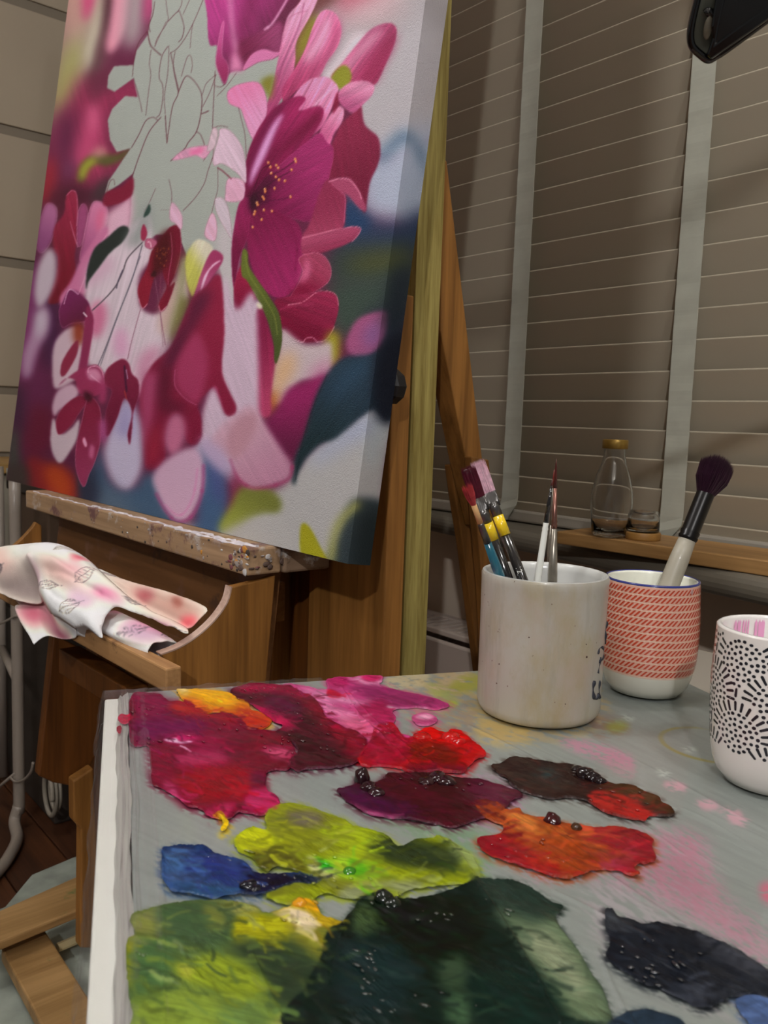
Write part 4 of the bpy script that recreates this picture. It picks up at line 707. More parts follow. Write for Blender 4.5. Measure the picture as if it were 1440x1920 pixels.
tint(k, [(E, "1020,100 1100,95 1110,125 1080,140 1040,130", (176, 36, 94), 2), (E, "1110,90 1250,90 1250,130 1180,130 1140,110", (216, 140, 176), 3), (E, "1160,92 1210,82 1255,92 1230,110 1190,112", (196, 40, 96), 2), (E, "900,130 1010,160 1060,230 1140,260 1110,290 1000,240 940,190", (222, 120, 170), 5), (E, "960,160 1050,170 1170,200 1240,170 1250,190 1180,215 1090,200", (232, 176, 204), 4), (E, "1110,140 1240,130 1440,180 1540,215 1400,215 1260,230 1180,170", (140, 44, 92), 4), (E, "1160,210 1250,190 1300,240 1290,290 1200,290 1140,250", (166, 36, 82), 4), (E, "1060,260 1150,250 1200,300 1290,330 1330,390 1200,370 1100,320", (206, 92, 130), 6), (E, "1020,150 1040,145 1075,165 1080,180 1050,185 1020,175", (186, 24, 56), 1.5), (E, "1010,215 1100,240 1130,270 1060,262", (226, 130, 170), 4), (E, "1270,215 1330,230 1440,225 1400,240 1310,240", (230, 214, 222), 2)])
k = P_('paint_patch', 'yellow to orange paint streak', E, "380,142 430,145 560,150 640,178 690,200 702,232 740,240 785,268 775,300 720,322 690,320 620,290 560,240 500,252 440,225 400,175", (222, 158, 22), 1.5, 4, ang=10)
tint(k, [(E, "380,140 430,140 440,165 420,175 390,160", (232, 206, 130), 4), (E, "440,190 520,225 620,240 620,290 500,260 420,225 350,215", (196, 70, 24), 6), (E, "620,215 690,220 790,260 780,330 700,330 600,280 640,240", (186, 48, 24), 7), (E, "440,150 600,175 640,200 560,205 480,185", (240, 176, 26), 4)])
k = P_('paint_patch', 'broad crimson paint at the back left corner of the palette', E, "180,270 185,200 205,158 260,160 320,165 350,190 420,195 470,220 520,250 580,242 640,262 665,285 700,312 780,322 850,332 885,400 905,440 860,485 800,488 765,505 770,570 812,600 822,642 780,668 740,682 690,672 640,668 620,690 560,694 515,682 480,650 430,642 380,600 345,580 310,560 278,550 275,480 262,392 230,385 205,388 185,350", (108, 10, 40), 1.3, 5, ang=8, amp=.3)
tint(k, [(E, "205,158 320,165 350,195 380,240 330,270 230,270 205,220", (120, 22, 58), 5), (E, "380,200 500,235 600,270 640,300 560,300 450,260 360,240", (176, 46, 34), 6), (E, "210,280 450,270 560,290 520,320 330,350 230,380 205,340", (106, 26, 70), 7), (E, "360,345 430,335 520,350 480,370 400,375 340,365", (186, 36, 96), 4), (E, "520,270 640,300 760,330 700,350 600,360 520,340", (112, 14, 44), 7), (E, "330,360 380,355 400,370 450,366 440,376 390,376", (220, 176, 204), 1.2), (E, "480,345 560,335 600,360 560,400 460,400", (132, 14, 54), 6), (E, "360,420 560,410 600,440 560,480 420,480 380,450", (170, 50, 88), 8), (E, "270,400 360,400 370,540 330,580 290,545", (122, 20, 46), 5), (E, "420,480 640,470 700,520 680,590 600,620 480,630 400,590 380,530", (142, 8, 30), 8), (E, "700,340 850,335 890,400 850,470 700,460", (112, 10, 36), 8), (E, "660,520 740,500 765,530 750,560 690,570", (98, 22, 50), 4), (E, "680,585 790,565 822,620 800,655 740,675 680,650", (186, 42, 92), 3), (E, "510,660 560,632 630,632 620,660 560,694 515,690", (180, 40, 84), 3), (E, "330,540 380,560 400,600 420,625 370,605", (196, 70, 120), 4), (E, "740,400 860,395 880,420 800,440", (186, 70, 104), 4), (E, "600,560 680,500 690,580 640,610", (172, 20, 34), 6)])
k = P_('paint_patch', 'wine dark maroon paint in the middle of the back edge', E, "612,150 640,135 700,122 780,125 850,130 900,150 960,178 1000,225 1010,255 1060,290 1140,322 1180,350 1190,385 1165,440 1130,465 1060,478 1000,480 930,485 890,492 855,470 862,440 895,415 880,380 830,345 800,325 830,300 790,280 740,240 690,205 630,180", (66, 6, 28), 1.5, 5, ang=12, amp=.45)
tint(k, [(E, "620,135 760,125 860,135 960,180 900,185 780,160 660,160", (156, 14, 60), 4), (E, "700,205 800,240 880,295 830,310 760,270 700,235", (196, 28, 80), 5), (E, "900,160 1000,200 1100,300 1190,370 1160,460 1080,400 1000,300 920,220", (126, 12, 40), 8), (E, "750,180 880,190 920,260 850,250 760,220", (88, 10, 54), 8), (E, "1040,300 1130,320 1180,370 1130,380 1060,340", (140, 14, 40), 5)])
k = P_('paint_patch', 'bright scarlet paint with a brown smear', G, "120,225 135,190 160,160 180,110 235,100 275,150 310,130 350,116 400,130 420,120 450,125 480,150 520,180 536,205 500,222 480,245 455,262 400,258 340,258 290,262 250,245 190,238 150,240", (186, 18, 26), 1.8, 4, ang=25)
tint(k, [(G, "60,60 150,70 240,110 300,190 240,240 140,230", (156, 22, 48), 7), (G, "280,175 330,165 420,180 450,210 430,240 360,236 300,220", (110, 30, 16), 4), (G, "290,240 460,240 450,265 300,265", (100, 16, 40), 4), (G, "300,140 350,118 420,125 480,155 430,165 340,160", (206, 18, 18), 3)])
k = P_('paint_patch', 'plum and maroon paint with a dark glossy blob', G, "50,312 80,306 112,298 118,270 138,262 158,270 162,292 200,282 220,262 300,262 380,262 440,275 520,282 580,300 640,318 655,335 620,350 600,375 560,400 500,415 430,438 380,425 340,424 280,410 220,408 160,395 115,372 75,345", (70, 12, 30), 1.4, 4, ang=15, amp=.3)
tint(k, [(G, "50,312 120,310 200,340 280,370 320,400 220,405 120,375 70,340", (66, 20, 54), 6), (G, "95,358 160,385 240,398 230,408 140,390", (170, 70, 120), 2.5), (G, "480,285 640,320 560,380 500,350", (92, 34, 54), 8), (G, "300,265 420,270 450,300 420,330 330,310", (54, 10, 22), 6)])
k = P_('paint_patch', 'brown-black paint with a teal centre and a red tail', G, "545,236 580,228 605,212 640,208 700,218 760,228 800,230 850,250 880,262 930,290 1000,298 1050,320 1095,340 1100,355 1130,370 1142,392 1110,402 1060,400 1050,415 1000,410 940,398 890,372 850,348 790,340 740,345 700,336 660,325 625,305 590,275", (44, 26, 23), 1.3, 4, ang=22, amp=.3)
tint(k, [(G, "680,250 740,248 770,268 760,290 720,285 690,270", (44, 56, 56), 5), (G, "860,330 930,320 1000,345 1060,385 1085,402 1040,415 960,402 890,375", (170, 38, 34), 2.5), (G, "900,290 1000,298 1100,345 1140,392 1080,380 1000,340 920,320", (80, 54, 30), 5), (G, "800,235 900,270 920,290 860,290", (30, 14, 18), 3)])
k = P_('paint_patch', 'orange and red paint smeared right of the greens', G, "498,358 530,350 570,358 600,380 640,378 660,395 740,408 800,425 830,425 880,435 930,432 1000,442 1050,458 1075,475 1070,500 1085,540 1060,552 1020,560 1010,575 1035,590 1010,598 960,580 900,572 850,590 800,602 740,595 690,578 640,562 590,545 540,525 510,498 502,472 530,462 580,455 585,430 560,420 520,400", (156, 64, 26), 1.5, 5, ang=30, amp=.2)
tint(k, [(G, "500,465 560,455 620,500 700,560 800,600 690,582 560,530 505,495", (140, 12, 36), 3), (G, "560,455 640,490 720,545 780,580 700,580 620,530", (164, 30, 28), 4), (G, "590,385 660,395 700,430 680,470 620,440", (196, 116, 50), 5), (G, "700,440 790,440 850,470 780,480", (182, 96, 40), 4), (G, "840,430 1000,445 1080,480 1080,545 1000,560 900,520 850,480", (146, 28, 42), 6), (G, "860,540 960,540 1030,590 940,580", (162, 24, 42), 4), (G, "850,420 880,440 870,470 830,460", (206, 80, 50), 3), (G, "840,500 900,490 940,520 870,540", (150, 66, 40), 4), (G, "860,580 1010,555 950,530 870,560", (182, 60, 86), 5)])
k = P_('paint_patch', 'lime and olive green paint in the middle of the palette', O, "438,1578 452,1562 478,1554 498,1560 496,1536 508,1518 540,1508 572,1512 600,1522 640,1538 668,1552 700,1560 730,1572 748,1590 780,1576 830,1574 862,1590 890,1612 902,1640 888,1662 850,1660 820,1668 770,1672 740,1688 690,1692 640,1686 610,1680 575,1698 530,1700 498,1686 510,1664 540,1652 560,1640 520,1630 500,1640 470,1612 446,1600", (142, 154, 26), 1.5, 3, ang=20, amp=.25)
tint(k, [(H, "655,165 720,125 780,130 820,190 790,215 820,240 800,260 740,225 690,215", (188, 194, 24), 3), (H, "790,70 870,20 1000,45 1120,110 1060,160 1020,220 940,230 850,190 790,130", (128, 134, 30), 4), (H, "870,65 950,50 1020,80 1000,110 930,125 870,100", (112, 104, 84), 5), (H, "990,120 1150,110 1300,170 1320,220 1250,260 1130,240 1050,180", (158, 176, 30), 4), (H, "700,230 800,215 900,240 980,290 900,310 760,300 710,270", (84, 82, 24), 6), (H, "1220,170 1350,150 1480,190 1600,200 1560,300 1400,290 1250,260 1200,220", (46, 58, 34), 7), (H, "1500,170 1600,190 1690,290 1660,350 1600,280", (140, 156, 90), 6), (H, "940,260 1010,250 1100,240 1160,260 1240,320 1190,345 1090,340 1000,320", (150, 190, 40), 3), (H, "985,250 1030,262 1060,290 1040,305 1000,290", (60, 190, 40), 3), (H, "1120,265 1160,262 1200,300 1180,330 1140,320", (90, 170, 30), 3), (H, "950,250 990,260 1010,300 1080,330 1040,340 970,310", (190, 190, 130), 3), (H, "800,370 900,350 1000,330 1200,350 1330,340 1200,400 1100,420 1000,350 880,400 800,410", (112, 116, 30), 5), (H, "1080,380 1200,350 1400,340 1420,380 1350,400 1250,370 1120,440", (138, 146, 100), 5)])
k = P_('paint_patch', 'blue paint turning black at its right end', H, "355,330 352,215 380,200 430,186 470,190 540,200 580,225 620,240 700,262 735,300 770,312 850,310 900,305 960,318 1010,338 990,352 900,355 830,378 770,396 730,400 680,396 620,408 550,410 470,395 400,388 372,360", (44, 72, 118), 1.6, 3, ang=10, amp=.15)
tint(k, [(H, "440,250 560,240 680,290 700,330 600,340 480,320", (38, 50, 116), 7), (H, "360,215 430,190 540,200 600,240 520,215 440,210 380,225", (20, 36, 74), 2.5), (H, "680,270 740,300 850,310 1010,338 900,358 830,378 730,400 680,390 700,340", (12, 14, 32), 4), (H, "380,220 440,225 420,330 440,370 390,350", (62, 96, 140), 5), (H, "420,380 560,360 660,370 640,400 540,410", (40, 76, 110), 5)])
k = P_('paint_dab', 'tiny bright yellow dab below the crimson paint', E, "542,676 560,670 588,676 594,700 611,715 600,738 578,752 566,754 568,735 580,720 572,700 556,692", (226, 186, 18), 2.8, 1)
k = P_('paint_patch', 'mixed leaf green paint in the near left corner', H, "222,500 240,470 290,455 350,440 400,432 480,425 520,418 600,416 680,424 740,445 770,470 820,462 870,445 900,422 950,415 990,432 1015,478 1060,490 1115,508 1125,530 1100,560 1075,600 1060,660 1050,720 1050,820 1040,920 1060,1000 700,1010 230,1010 232,900 215,800 210,700 204,640 215,570 245,560", (78, 98, 50), 1.6, 4, ang=10, amp=.15)
tint(k, [(H, "225,490 350,450 340,560 310,600 240,560", (122, 128, 62), 7), (H, "340,450 540,430 640,470 660,540 620,600 500,620 380,600 350,540", (64, 88, 56), 7), (H, "530,440 600,470 620,520 580,560 540,520", (112, 122, 56), 5), (H, "580,418 740,430 760,480 680,500 640,470", (134, 136, 70), 4), (H, "660,500 740,480 850,490 890,530 860,590 740,600 650,590", (164, 162, 24), 4, dict(ang=0, amp=.35)), (H, "820,470 900,425 960,415 1010,460 1120,510 1110,545 1000,540 960,560 900,530", (190, 160, 30), 4), (H, "830,475 880,455 950,470 990,510 985,550 950,555 920,535 870,500", (226, 206, 170), 2.5), (H, "900,430 960,418 1000,450 1000,470 940,450", (222, 156, 20), 2.5), (H, "880,550 1090,560 1050,680 980,660 900,600", (124, 124, 40), 7), (H, "640,610 800,590 960,640 1050,740 1060,900 860,890 780,780 740,700", (46, 62, 42), 9), (H, "215,580 245,570 250,700 235,780 210,760", (150, 146, 20), 5), (H, "250,600 400,600 400,740 300,860 240,800", (72, 104, 60), 9), (H, "400,690 480,660 560,640 680,680 790,780 780,810 700,845 600,800 500,790 440,760", (134, 152, 40), 6, dict(ang=30, amp=.3)), (H, "430,690 470,680 480,740 440,750", (170, 176, 60), 5), (H, "230,860 400,790 560,800 700,900 900,880 900,1000 240,1000", (128, 150, 56), 9), (H, "600,860 760,850 800,920 760,1000 600,1000", (104, 132, 66), 9), (H, "860,900 1000,870 1030,940 900,1010 800,960", (132, 140, 78), 7)])
k = P_('paint_patch', 'wide blackish green paint in the near middle', G, "20,780 60,750 105,700 120,672 170,652 210,650 250,665 300,668 350,660 400,640 450,628 495,604 540,600 590,606 640,610 690,640 740,672 785,690 775,712 760,730 780,770 830,830 870,900 905,950 925,1000 950,1080 950,1110 -60,1110 -40,950 0,860", (22, 36, 30), 1.5, 5, ang=25, amp=.3)
tint(k, [(G, "500,600 640,612 780,690 760,720 700,760 600,720 540,680", (38, 54, 46), 7), (G, "560,700 700,750 780,740 900,950 940,1060 820,1080 700,900 620,780", (104, 122, 92), 10), (G, "640,800 740,780 860,960 820,980 720,880", (136, 146, 116), 8), (G, "110,680 200,660 400,660 520,760 420,900 200,860 80,800", (14, 26, 16), 12), (G, "120,690 180,700 170,780 110,790", (64, 84, 50), 6), (G, "60,820 220,800 300,900 240,1050 80,1040", (26, 44, 44), 12), (G, "380,880 460,860 470,960 400,960", (54, 74, 52), 8), (G, "480,940 640,880 740,980 780,1090 560,1090", (18, 40, 34), 10), (G, "400,1000 470,980 480,1090 420,1090", (60, 86, 60), 7)])
k = P_('paint_patch', 'inky blue-black paint at the right of the palette', G, "912,700 935,695 960,720 1010,730 1040,745 1080,738 1130,750 1200,768 1250,790 1310,812 1370,845 1440,890 1500,920 1500,1000 1440,988 1380,975 1320,985 1280,1008 1220,1022 1160,990 1100,962 1040,945 990,915 940,880 915,850 930,800 915,760", (26, 30, 38), 1.0, 7, ang=30, amp=.3)
tint(k, [(G, "912,700 960,715 1010,735 960,770 920,760", (60, 64, 70), 6), (G, "1200,770 1310,812 1440,890 1400,920 1280,860", (60, 62, 70), 6), (G, "1100,940 1250,960 1220,1020 1120,980", (56, 60, 70), 7)])
k = P_('paint_patch', 'blue paint at the near right corner', G, "1330,990 1380,975 1440,985 1520,1010 1520,1110 1400,1110 1370,1060 1345,1030", (74, 96, 140), 1.0, 4)
k = P_('paint_patch', 'dark teal paint at the very near edge', G, "935,1060 970,1035 1040,1020 1110,1035 1160,1055 1180,1110 930,1110", (38, 52, 66), 1.0, 5)
k = P_('paint_dab', 'crimson speck on the white rim', E, "128,305 140,296 156,300 154,322 145,334 130,320", (150, 16, 44), .8, 1)
k = P_('paint_dab', 'brushed crimson fleck on the white rim', E, "134,262 150,246 175,250 196,262 192,285 165,292 142,282", (176, 24, 60), .8, 2)
# short brush marks inside every dab, each dragging a colour found nearby
rs = np.random.default_rng(99)
for key, name, label, th_ in PAT:
    if name != 'paint_patch': continue
    m = g.lay[key]; ys, xs_ = np.nonzero(m > .9)
    if len(ys) < 200: continue
    before = g.im.copy(); nst = int(min(len(ys)/110, 240)); d0_ = rs.uniform(-.1, .5)
    for _ in range(nst):
        i = rs.integers(len(ys)); x, y = xs_[i], ys[i]; dep = (y+g.y0-1200)/700; l = rs.uniform(8, 26)*(.6+1.6*dep); an = d0_+rs.normal(0, .5)
        j = rs.integers(len(ys)); far = before[ys[j], xs_[j]]; jx = int(np.clip(x-l*math.cos(an)*1.3, 0, g.w-1)); jy = int(np.clip(y-l*math.sin(an)*1.3, 0, g.h-1)); near = before[jy, jx] if m[jy, jx] > .8 else before[y, x]
        c_ = np.clip((near*.82+far*.18)*rs.uniform(.72, 1.26), 4, 250); bend = rs.normal(0, .25)*l; px_, py_ = x+g.x0, y+g.y0
        g.line(None, spline([(px_-l*math.cos(an)/2, py_-l*math.sin(an)/3), (px_-bend*.3*math.sin(an), py_+bend*.3), (px_+l*math.cos(an)/2, py_+l*math.sin(an)/3)], False, 4), c_, rs.uniform(1.2, 4.5)*(.7+1.5*dep), rs.uniform(.6, 2.2)*(.6+1.4*dep), rs.uniform(.35, .85), raw=True)
    mm = np.clip(m*1.4-.2, 0, 1)[..., None]; g.im = before*(1-mm)+g.im*mm
# relief: bristle furrows + film creases
gx, gy = g.X, g.Y
creaseL = np.zeros((g.h, g.w))
def crease(ptsx, hgt, wd):
    global creaseL
    tmp = Ras(g.x0, g.y0, g.w, g.h, (0, 0, 0)); tmp.line(None, spline(ptsx, False, 4), (1, 1, 1), wd, wd*.6, raw=True); creaseL = creaseL+tmp.im[..., 0]*hgt
for p, h_, w_ in (([(244, 1318), (236, 1500), (228, 1700), (216, 1920), (214, 1960)], .0016, 5), ([(252, 1300), (258, 1400), (264, 1500)], .0005, 3), ([(303, 1590), (306, 1700), (308, 1960)], .0007, 3), ([(640, 1292), (672, 1340), (712, 1380), (760, 1430), (800, 1480)], .0010, 3), ([(652, 1300), (700, 1350), (760, 1400), (830, 1450)], .0007, 2.5), ([(800, 1560), (850, 1600), (900, 1670), (960, 1760), (1010, 1850), (1050, 1930)], .0014, 4), ([(830, 1560), (870, 1620), (905, 1665)], .0008, 5), ([(1120, 1780), (1150, 1850), (1190, 1930)], .0010, 4), ([(470, 1790), (500, 1860), (530, 1920)], .0008, 4), ([(880, 1360), (1000, 1420), (1140, 1500), (1280, 1600)], .0005, 3), ([(940, 1500), (1060, 1580), (1200, 1680), (1440, 1830)], .0006, 4), ([(1040, 1670), (1180, 1740), (1300, 1830)], .0005, 4), ([(1100, 1380), (1240, 1450), (1440, 1560)], .0004, 3)): crease(p, h_, w_)
for k_ in range(14):
    x = 900+random.random()*500; y = 1420+random.random()*460; crease([(x, y), (x+60, y+28), (x+150, y+85)], .00025, 2.5)
m_surf = mat('palette_sheet_in_film', attr='col', rough=.4, coat=.45, spec=.35, bump=.8, bscale=60, bstretch=(1, 1, 1))
m_pnt = mat('oil_paint', attr='col', rough=.38, coat=.06, spec=.2, bump=.8, bscale=170, bstretch=(.3, 1, 1))
m_pnt.node_tree.nodes['Principled BSDF'].inputs['Coat Roughness'].default_value = .09; [setattr(n.inputs['Distance'], 'default_value', .0042) for n in m_pnt.node_tree.nodes if n.type == 'BUMP']
nt = m_pnt.node_tree; N = nt.nodes; L = nt.links; tq = N.new('ShaderNodeTexCoord'); nq = N.new('ShaderNodeTexNoise'); nq.inputs['Scale'].default_value = 38; nq.inputs['Detail'].default_value = 2; L.new(tq.outputs['Object'], nq.inputs['Vector']); mq = N.new('ShaderNodeMapRange'); mq.inputs['From Min'].default_value = .48; mq.inputs['From Max'].default_value = .64; mq.inputs['To Min'].default_value = .05; mq.inputs['To Max'].default_value = .8; L.new(nq.outputs['Fac'], mq.inputs['Value']); L.new(mq.outputs[0], [n for n in N if n.type == 'BUMP'][0].inputs['Strength'])
STEP = .0008; na = int((PW+.001)/STEP); nb_ = int(PL/STEP)
aa = np.linspace(0, PW, na); b2 = np.linspace(0, PL, nb_); AA, BB = np.meshgrid(aa, b2); Pf = pp(AA.ravel(), BB.ravel()); PX, PY = proj(Pf)
hz = g.sample(PX, PY, creaseL); P3 = Pf.copy(); P3[:, 2] = -.0002+hz
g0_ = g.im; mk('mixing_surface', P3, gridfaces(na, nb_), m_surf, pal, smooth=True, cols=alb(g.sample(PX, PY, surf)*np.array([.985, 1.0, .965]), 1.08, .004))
# thin underside slab so that the sheet has thickness
prism('sheet', [pp(0, 0, -.0004), pp(PW, 0, -.0004), pp(PW, PL, -.0004), pp(0, PL, -.0004)], (0, 0, -.004), mat('grey_sheet_edge', (120, 124, 124), rough=.5), pal, 0)
ST2 = .00065
for key, name, label, th_ in PAT:
    Lm = g.lay[key]; ys, xs_ = np.nonzero(Lm > .4)
    if len(ys) == 0: continue
    corner = oZ  # footprint on the palette plane
    rx = np.array([xs_.min(), xs_.max()])+g.x0; 
    idx = np.random.default_rng(key).choice(len(ys), min(4000, len(ys)), replace=False); q = np.array([oZ(x+g.x0, y+g.y0) for x, y in zip(xs_[idx], ys[idx])])-PB
    a0, a1 = (q@E1).min()-.003, (q@E1).max()+.003; b0, b1 = (q@E2).min()-.003, min((q@E2).max()+.003, PL)
    st = ST2 if th_ < 3 else ST2
    na = max(int((a1-a0)/st), 6); nb_ = max(int((b1-b0)/st), 6); AA, BB = np.meshgrid(np.linspace(a0, a1, na), np.linspace(b0, b1, nb_)); P0 = pp(AA.ravel(), BB.ravel()); PX, PY = proj(P0)
    Mv = g.sample(PX, PY, gauss(Lm, 1.2)); ok = Mv > .42
    u_ = AA.ravel(); v_ = BB.ravel(); an = .5+.7*(key % 5)/5; wz_ = .012*(fbm(u_*30, v_*30, 5+key, 2)-.5); uu = u_*np.cos(an)+v_*np.sin(an); vv = -u_*np.sin(an)+v_*np.cos(an)+wz_
    edge = np.clip((Mv-.42)/.5, 0, 1); edge = edge*edge*(3-2*edge)
    fur = (fbm(uu*34, vv*300, 77+key, 2)-.5)*.34+(fbm(u_*95, v_*95, 9+key, 2)-.5)*1.1
    lip = np.exp(-((Mv-.8)/.22)**2)*.35
    hgt = edge*(.62+.85*fur+lip)*.0012*th_+.0001
    P0[:, 2] = np.maximum(hgt, .00005)+g.sample(PX, PY, creaseL)*.9
    F = gridfaces(na, nb_); keep = ok[F].all(1); F = F[keep]
    if len(F) < 4: continue
    used = np.unique(F); remap = -np.ones(len(P0), int); remap[used] = np.arange(len(used)); cl = alb(g.sample(PX[used], PY[used]), .92, .006)
    tag(mk(name, soften_rim(P0[used], remap[F]), remap[F], m_pnt, pal, smooth=True, cols=cl), label)
# thick glossy blobs squeezed from the tube
def blob(px_, py_, r, h, c, n=1, label=None):
    q = oZ(px_, py_); bm = bmesh.new(); bmesh.ops.create_icosphere(bm, subdivisions=3, radius=1); V = np.array([v.co[:] for v in bm.verts]); F = [[v.index for v in f.verts] for f in bm.faces]; bm.free()
    nz = fbm(V[:, 0]*1.7+px_, V[:, 1]*1.7+V[:, 2]+py_, 4, 3); V = V*(1+.5*(nz[:, None]-.5)); V = V*np.array([r, r, h]); V[:, 2] = np.maximum(V[:, 2], -.2*h)+.0008
    o = mk('paint_blob', q+V, F, mat('wet_paint', c, rough=.16, coat=.35, spec=.4, k=.9), pal, smooth=True)
    if label: o['label'] = label
for a_ in ((679, 1468, .0048, .0075, (36, 4, 14), 'glossy dark red blob of paint'), (690, 1482, .005, .004, (40, 6, 18)), (705, 1490, .005, .003, (40, 6, 18)), (1036, 1545, .0048, .005, (58, 4, 10), 'glossy maroon blob on the orange paint'), (1096, 1456, .0058, .005, (24, 8, 12)), (1110, 1462, .005, .004, (24, 8, 12)), (1124, 1468, .004, .003, (24, 8, 12)), (1082, 1448, .004, .003, (24, 8, 12)), (818, 1462, .006, .004, (40, 6, 14)), (836, 1470, .006, .0035, (40, 6, 14)), (800, 1470, .005, .003, (44, 8, 16)), (718, 1690, .0045, .004, (10, 22, 12)), (735, 1700, .004, .003, (10, 22, 12)), (1080, 1555, .003, .0025, (70, 44, 24)), (845, 1388, .006, .0045, (200, 14, 14), 'bright red blob near the white mug'), (858, 1396, .005, .004, (196, 12, 14)), (790, 1385, .006, .003, (186, 14, 14)), (466, 1666, .004, .003, (10, 12, 26)), (478, 1672, .003, .002, (10, 12, 26)), (655, 1640, .003, .0025, (60, 130, 24)), (562, 1700, .003, .0026, (220, 150, 24))): blob(*a_[:5], label=a_[5] if len(a_) > 5 else None)
# glossy beads added to put glints on the paint
bm = bmesh.new(); bmesh.ops.create_icosphere(bm, subdivisions=1, radius=1); IV = np.array([v.co[:] for v in bm.verts]); IF = np.array([[v.index for v in f.verts] for f in bm.faces]); bm.free()
BV = []; BF = []; BC = []; nb0 = 0; rb = np.random.default_rng(5)
for cx_, cy_, sx_, sy_, n_ in ((280, 1338, 24, 6, 14), (300, 1400, 60, 12, 12), (470, 1300, 40, 6, 18), (500, 1345, 50, 22, 26), (570, 1400, 60, 14, 22), (640, 1330, 30, 8, 8), (720, 1375, 20, 8, 8), (850, 1385, 24, 10, 16), (690, 1474, 20, 8, 12), (830, 1470, 40, 8, 18), (1105, 1460, 28, 7, 16), (560, 1650, 70, 8, 18), (480, 1668, 20, 6, 12), (600, 1625, 40, 8, 8), (420, 1612, 50, 14, 10), (730, 1695, 22, 9, 14), (830, 1720, 50, 14, 12), (690, 1810, 14, 40, 14), (960, 1590, 60, 22, 14), (1160, 1500, 60, 20, 8), (1210, 1815, 60, 24, 26), (770, 1880, 60, 20, 10), (275, 1798, 8, 3, 4), (590, 1720, 24, 10, 8)):
    for _ in range(n_):
        x, y = rb.normal(cx_, sx_), rb.normal(cy_, sy_); xi, yi = int(x-g.x0), int(y-g.y0)
        if not (0 <= xi < g.w and 0 <= yi < g.h) or max(l_[yi, xi] for l_ in g.lay.values()) < .8: continue
        r = rb.uniform(.0004, .0010); an = rb.uniform(-.4, .8); q_ = IV*np.array([r*rb.uniform(1, 3.2), r, r*.75]); q_ = np.stack([q_[:, 0]*math.cos(an)-q_[:, 1]*math.sin(an), q_[:, 0]*math.sin(an)+q_[:, 1]*math.cos(an), q_[:, 2]], 1)+oZ(x, y)+np.array([0, 0, .0016])
        BV.append(q_); BF.append(IF+nb0); nb0 += len(IV); BC.append(np.tile(alb(g.im[yi, xi], .9, .004), (len(IV), 1)))
o_b = mk('glint_bead', np.vstack(BV), np.vstack(BF), mat('glint_gloss', attr='col', rough=.06, coat=1, spec=.8), pal, smooth=True, cols=np.vstack(BC)); o_b['kind'] = 'stuff'
fv = []; nfs = 120
for i in range(nfs):
    b_ = .001+(PL-.004)*i/(nfs-1)
    for j, (a_, z_) in enumerate(((-.0072, -.0043), (-.0066, -.0026), (-.0052, -.0012), (-.0040, -.0020), (-.0028, -.0004), (-.0014, -.0010), (-.0002, .0004))): fv.append(pp(a_+.0006*math.sin(b_*46+j*2.1)+.0003*math.sin(b_*190+j), b_, z_+.0004*math.sin(b_*80+j*1.3)))
tag(mk('wrap_fold', np.array(fv), gridfaces(7, nfs), mat('bunched_film', (150, 148, 142), rough=.3, coat=.4, k=1.3), pal, smooth=True), 'bunched strip of film beside the white rim')
# cling film: a crumpled skirt hanging off the left side and the back corner
m_film = bpy.data.materials.new('cling_film'); m_film.use_nodes = True; nt = m_film.node_tree; N = nt.nodes; L = nt.links
for n_i in list(N):
    if n_i.type == 'BSDF_PRINCIPLED': N.remove(n_i)
o_ = [n for n in N if n.type == 'OUTPUT_MATERIAL'][0]; tr = N.new('ShaderNodeBsdfTransparent'); gl = N.new('ShaderNodeBsdfGlossy'); gl.inputs['Roughness'].default_value = .12; df = N.new('ShaderNodeBsdfDiffuse'); df.inputs[0].default_value = (.35, .35, .35, 1)
ly = N.new('ShaderNodeLayerWeight'); ly.inputs[0].default_value = .35; mp_ = N.new('ShaderNodeMapRange'); mp_.inputs['To Min'].default_value = .015; mp_.inputs['To Max'].default_value = .22
L.new(ly.outputs['Facing'], mp_.inputs['Value']); mg = N.new('ShaderNodeMixShader'); mg.inputs[0].default_value = .45; L.new(gl.outputs[0], mg.inputs[1]); L.new(df.outputs[0], mg.inputs[2])
ms = N.new('ShaderNodeMixShader'); L.new(mp_.outputs[0], ms.inputs[0]); L.new(tr.outputs[0], ms.inputs[1]); L.new(mg.outputs[0], ms.inputs[2]); L.new(ms.outputs[0], o_.inputs[0])
def film(name, pathf, nu_, nv_, parent):
    V = []
    for j in range(nv_):
        for i in range(nu_): V.append(pathf(i/(nu_-1), j/(nv_-1)))
    return mk(name, np.array(V), gridfaces(nu_, nv_), m_film, parent, smooth=True)
def skirt(s, t):      # s along the left side (back to front), t across: from the sheet edge over the rim and down
    b = -.004+s*(PL); n1 = float(fbm(np.array(s*26.), np.array(t*5.), 61, 3))-.5; n2 = float(fbm(np.array(s*60.+5), np.array(t*3.), 71, 2))-.5
    if t < .55: a_ = .012-(.012+LO+.001)*(t/.55); z = .0009+.0012*abs(n1)+.0006*max(0, math.sin(t*34))
    else:
        q = (t-.55)/.45; a_ = -LO-.001-.0035*q*(1+1.6*n1)-.001*math.sin(q*3.1); z = .0008-.020*q+.006*n2
    return pp(a_, b+.004*n2*t, z)
tag(film('film_skirt', skirt, 240, 30, pal), 'clear wrinkled film folded over the left edge')
def backf(s, t):
    a_ = -LO+s*.16; n1 = float(fbm(np.array(s*12.), np.array(t*5.), 81, 3))-.5; n2 = float(fbm(np.array(s*30.), np.array(t*4.), 91, 2))-.5
    if t < .6: b = .012-.018*(t/.6); z = .0009+.003*abs(n1)*(1-s)
    else: q = (t-.6)/.4; b = -.006-.001*q+.004*n1; z = .001-.014*q+.004*n2
    return pp(a_, b, z+.002*(1-s)*math.sin(t*6))
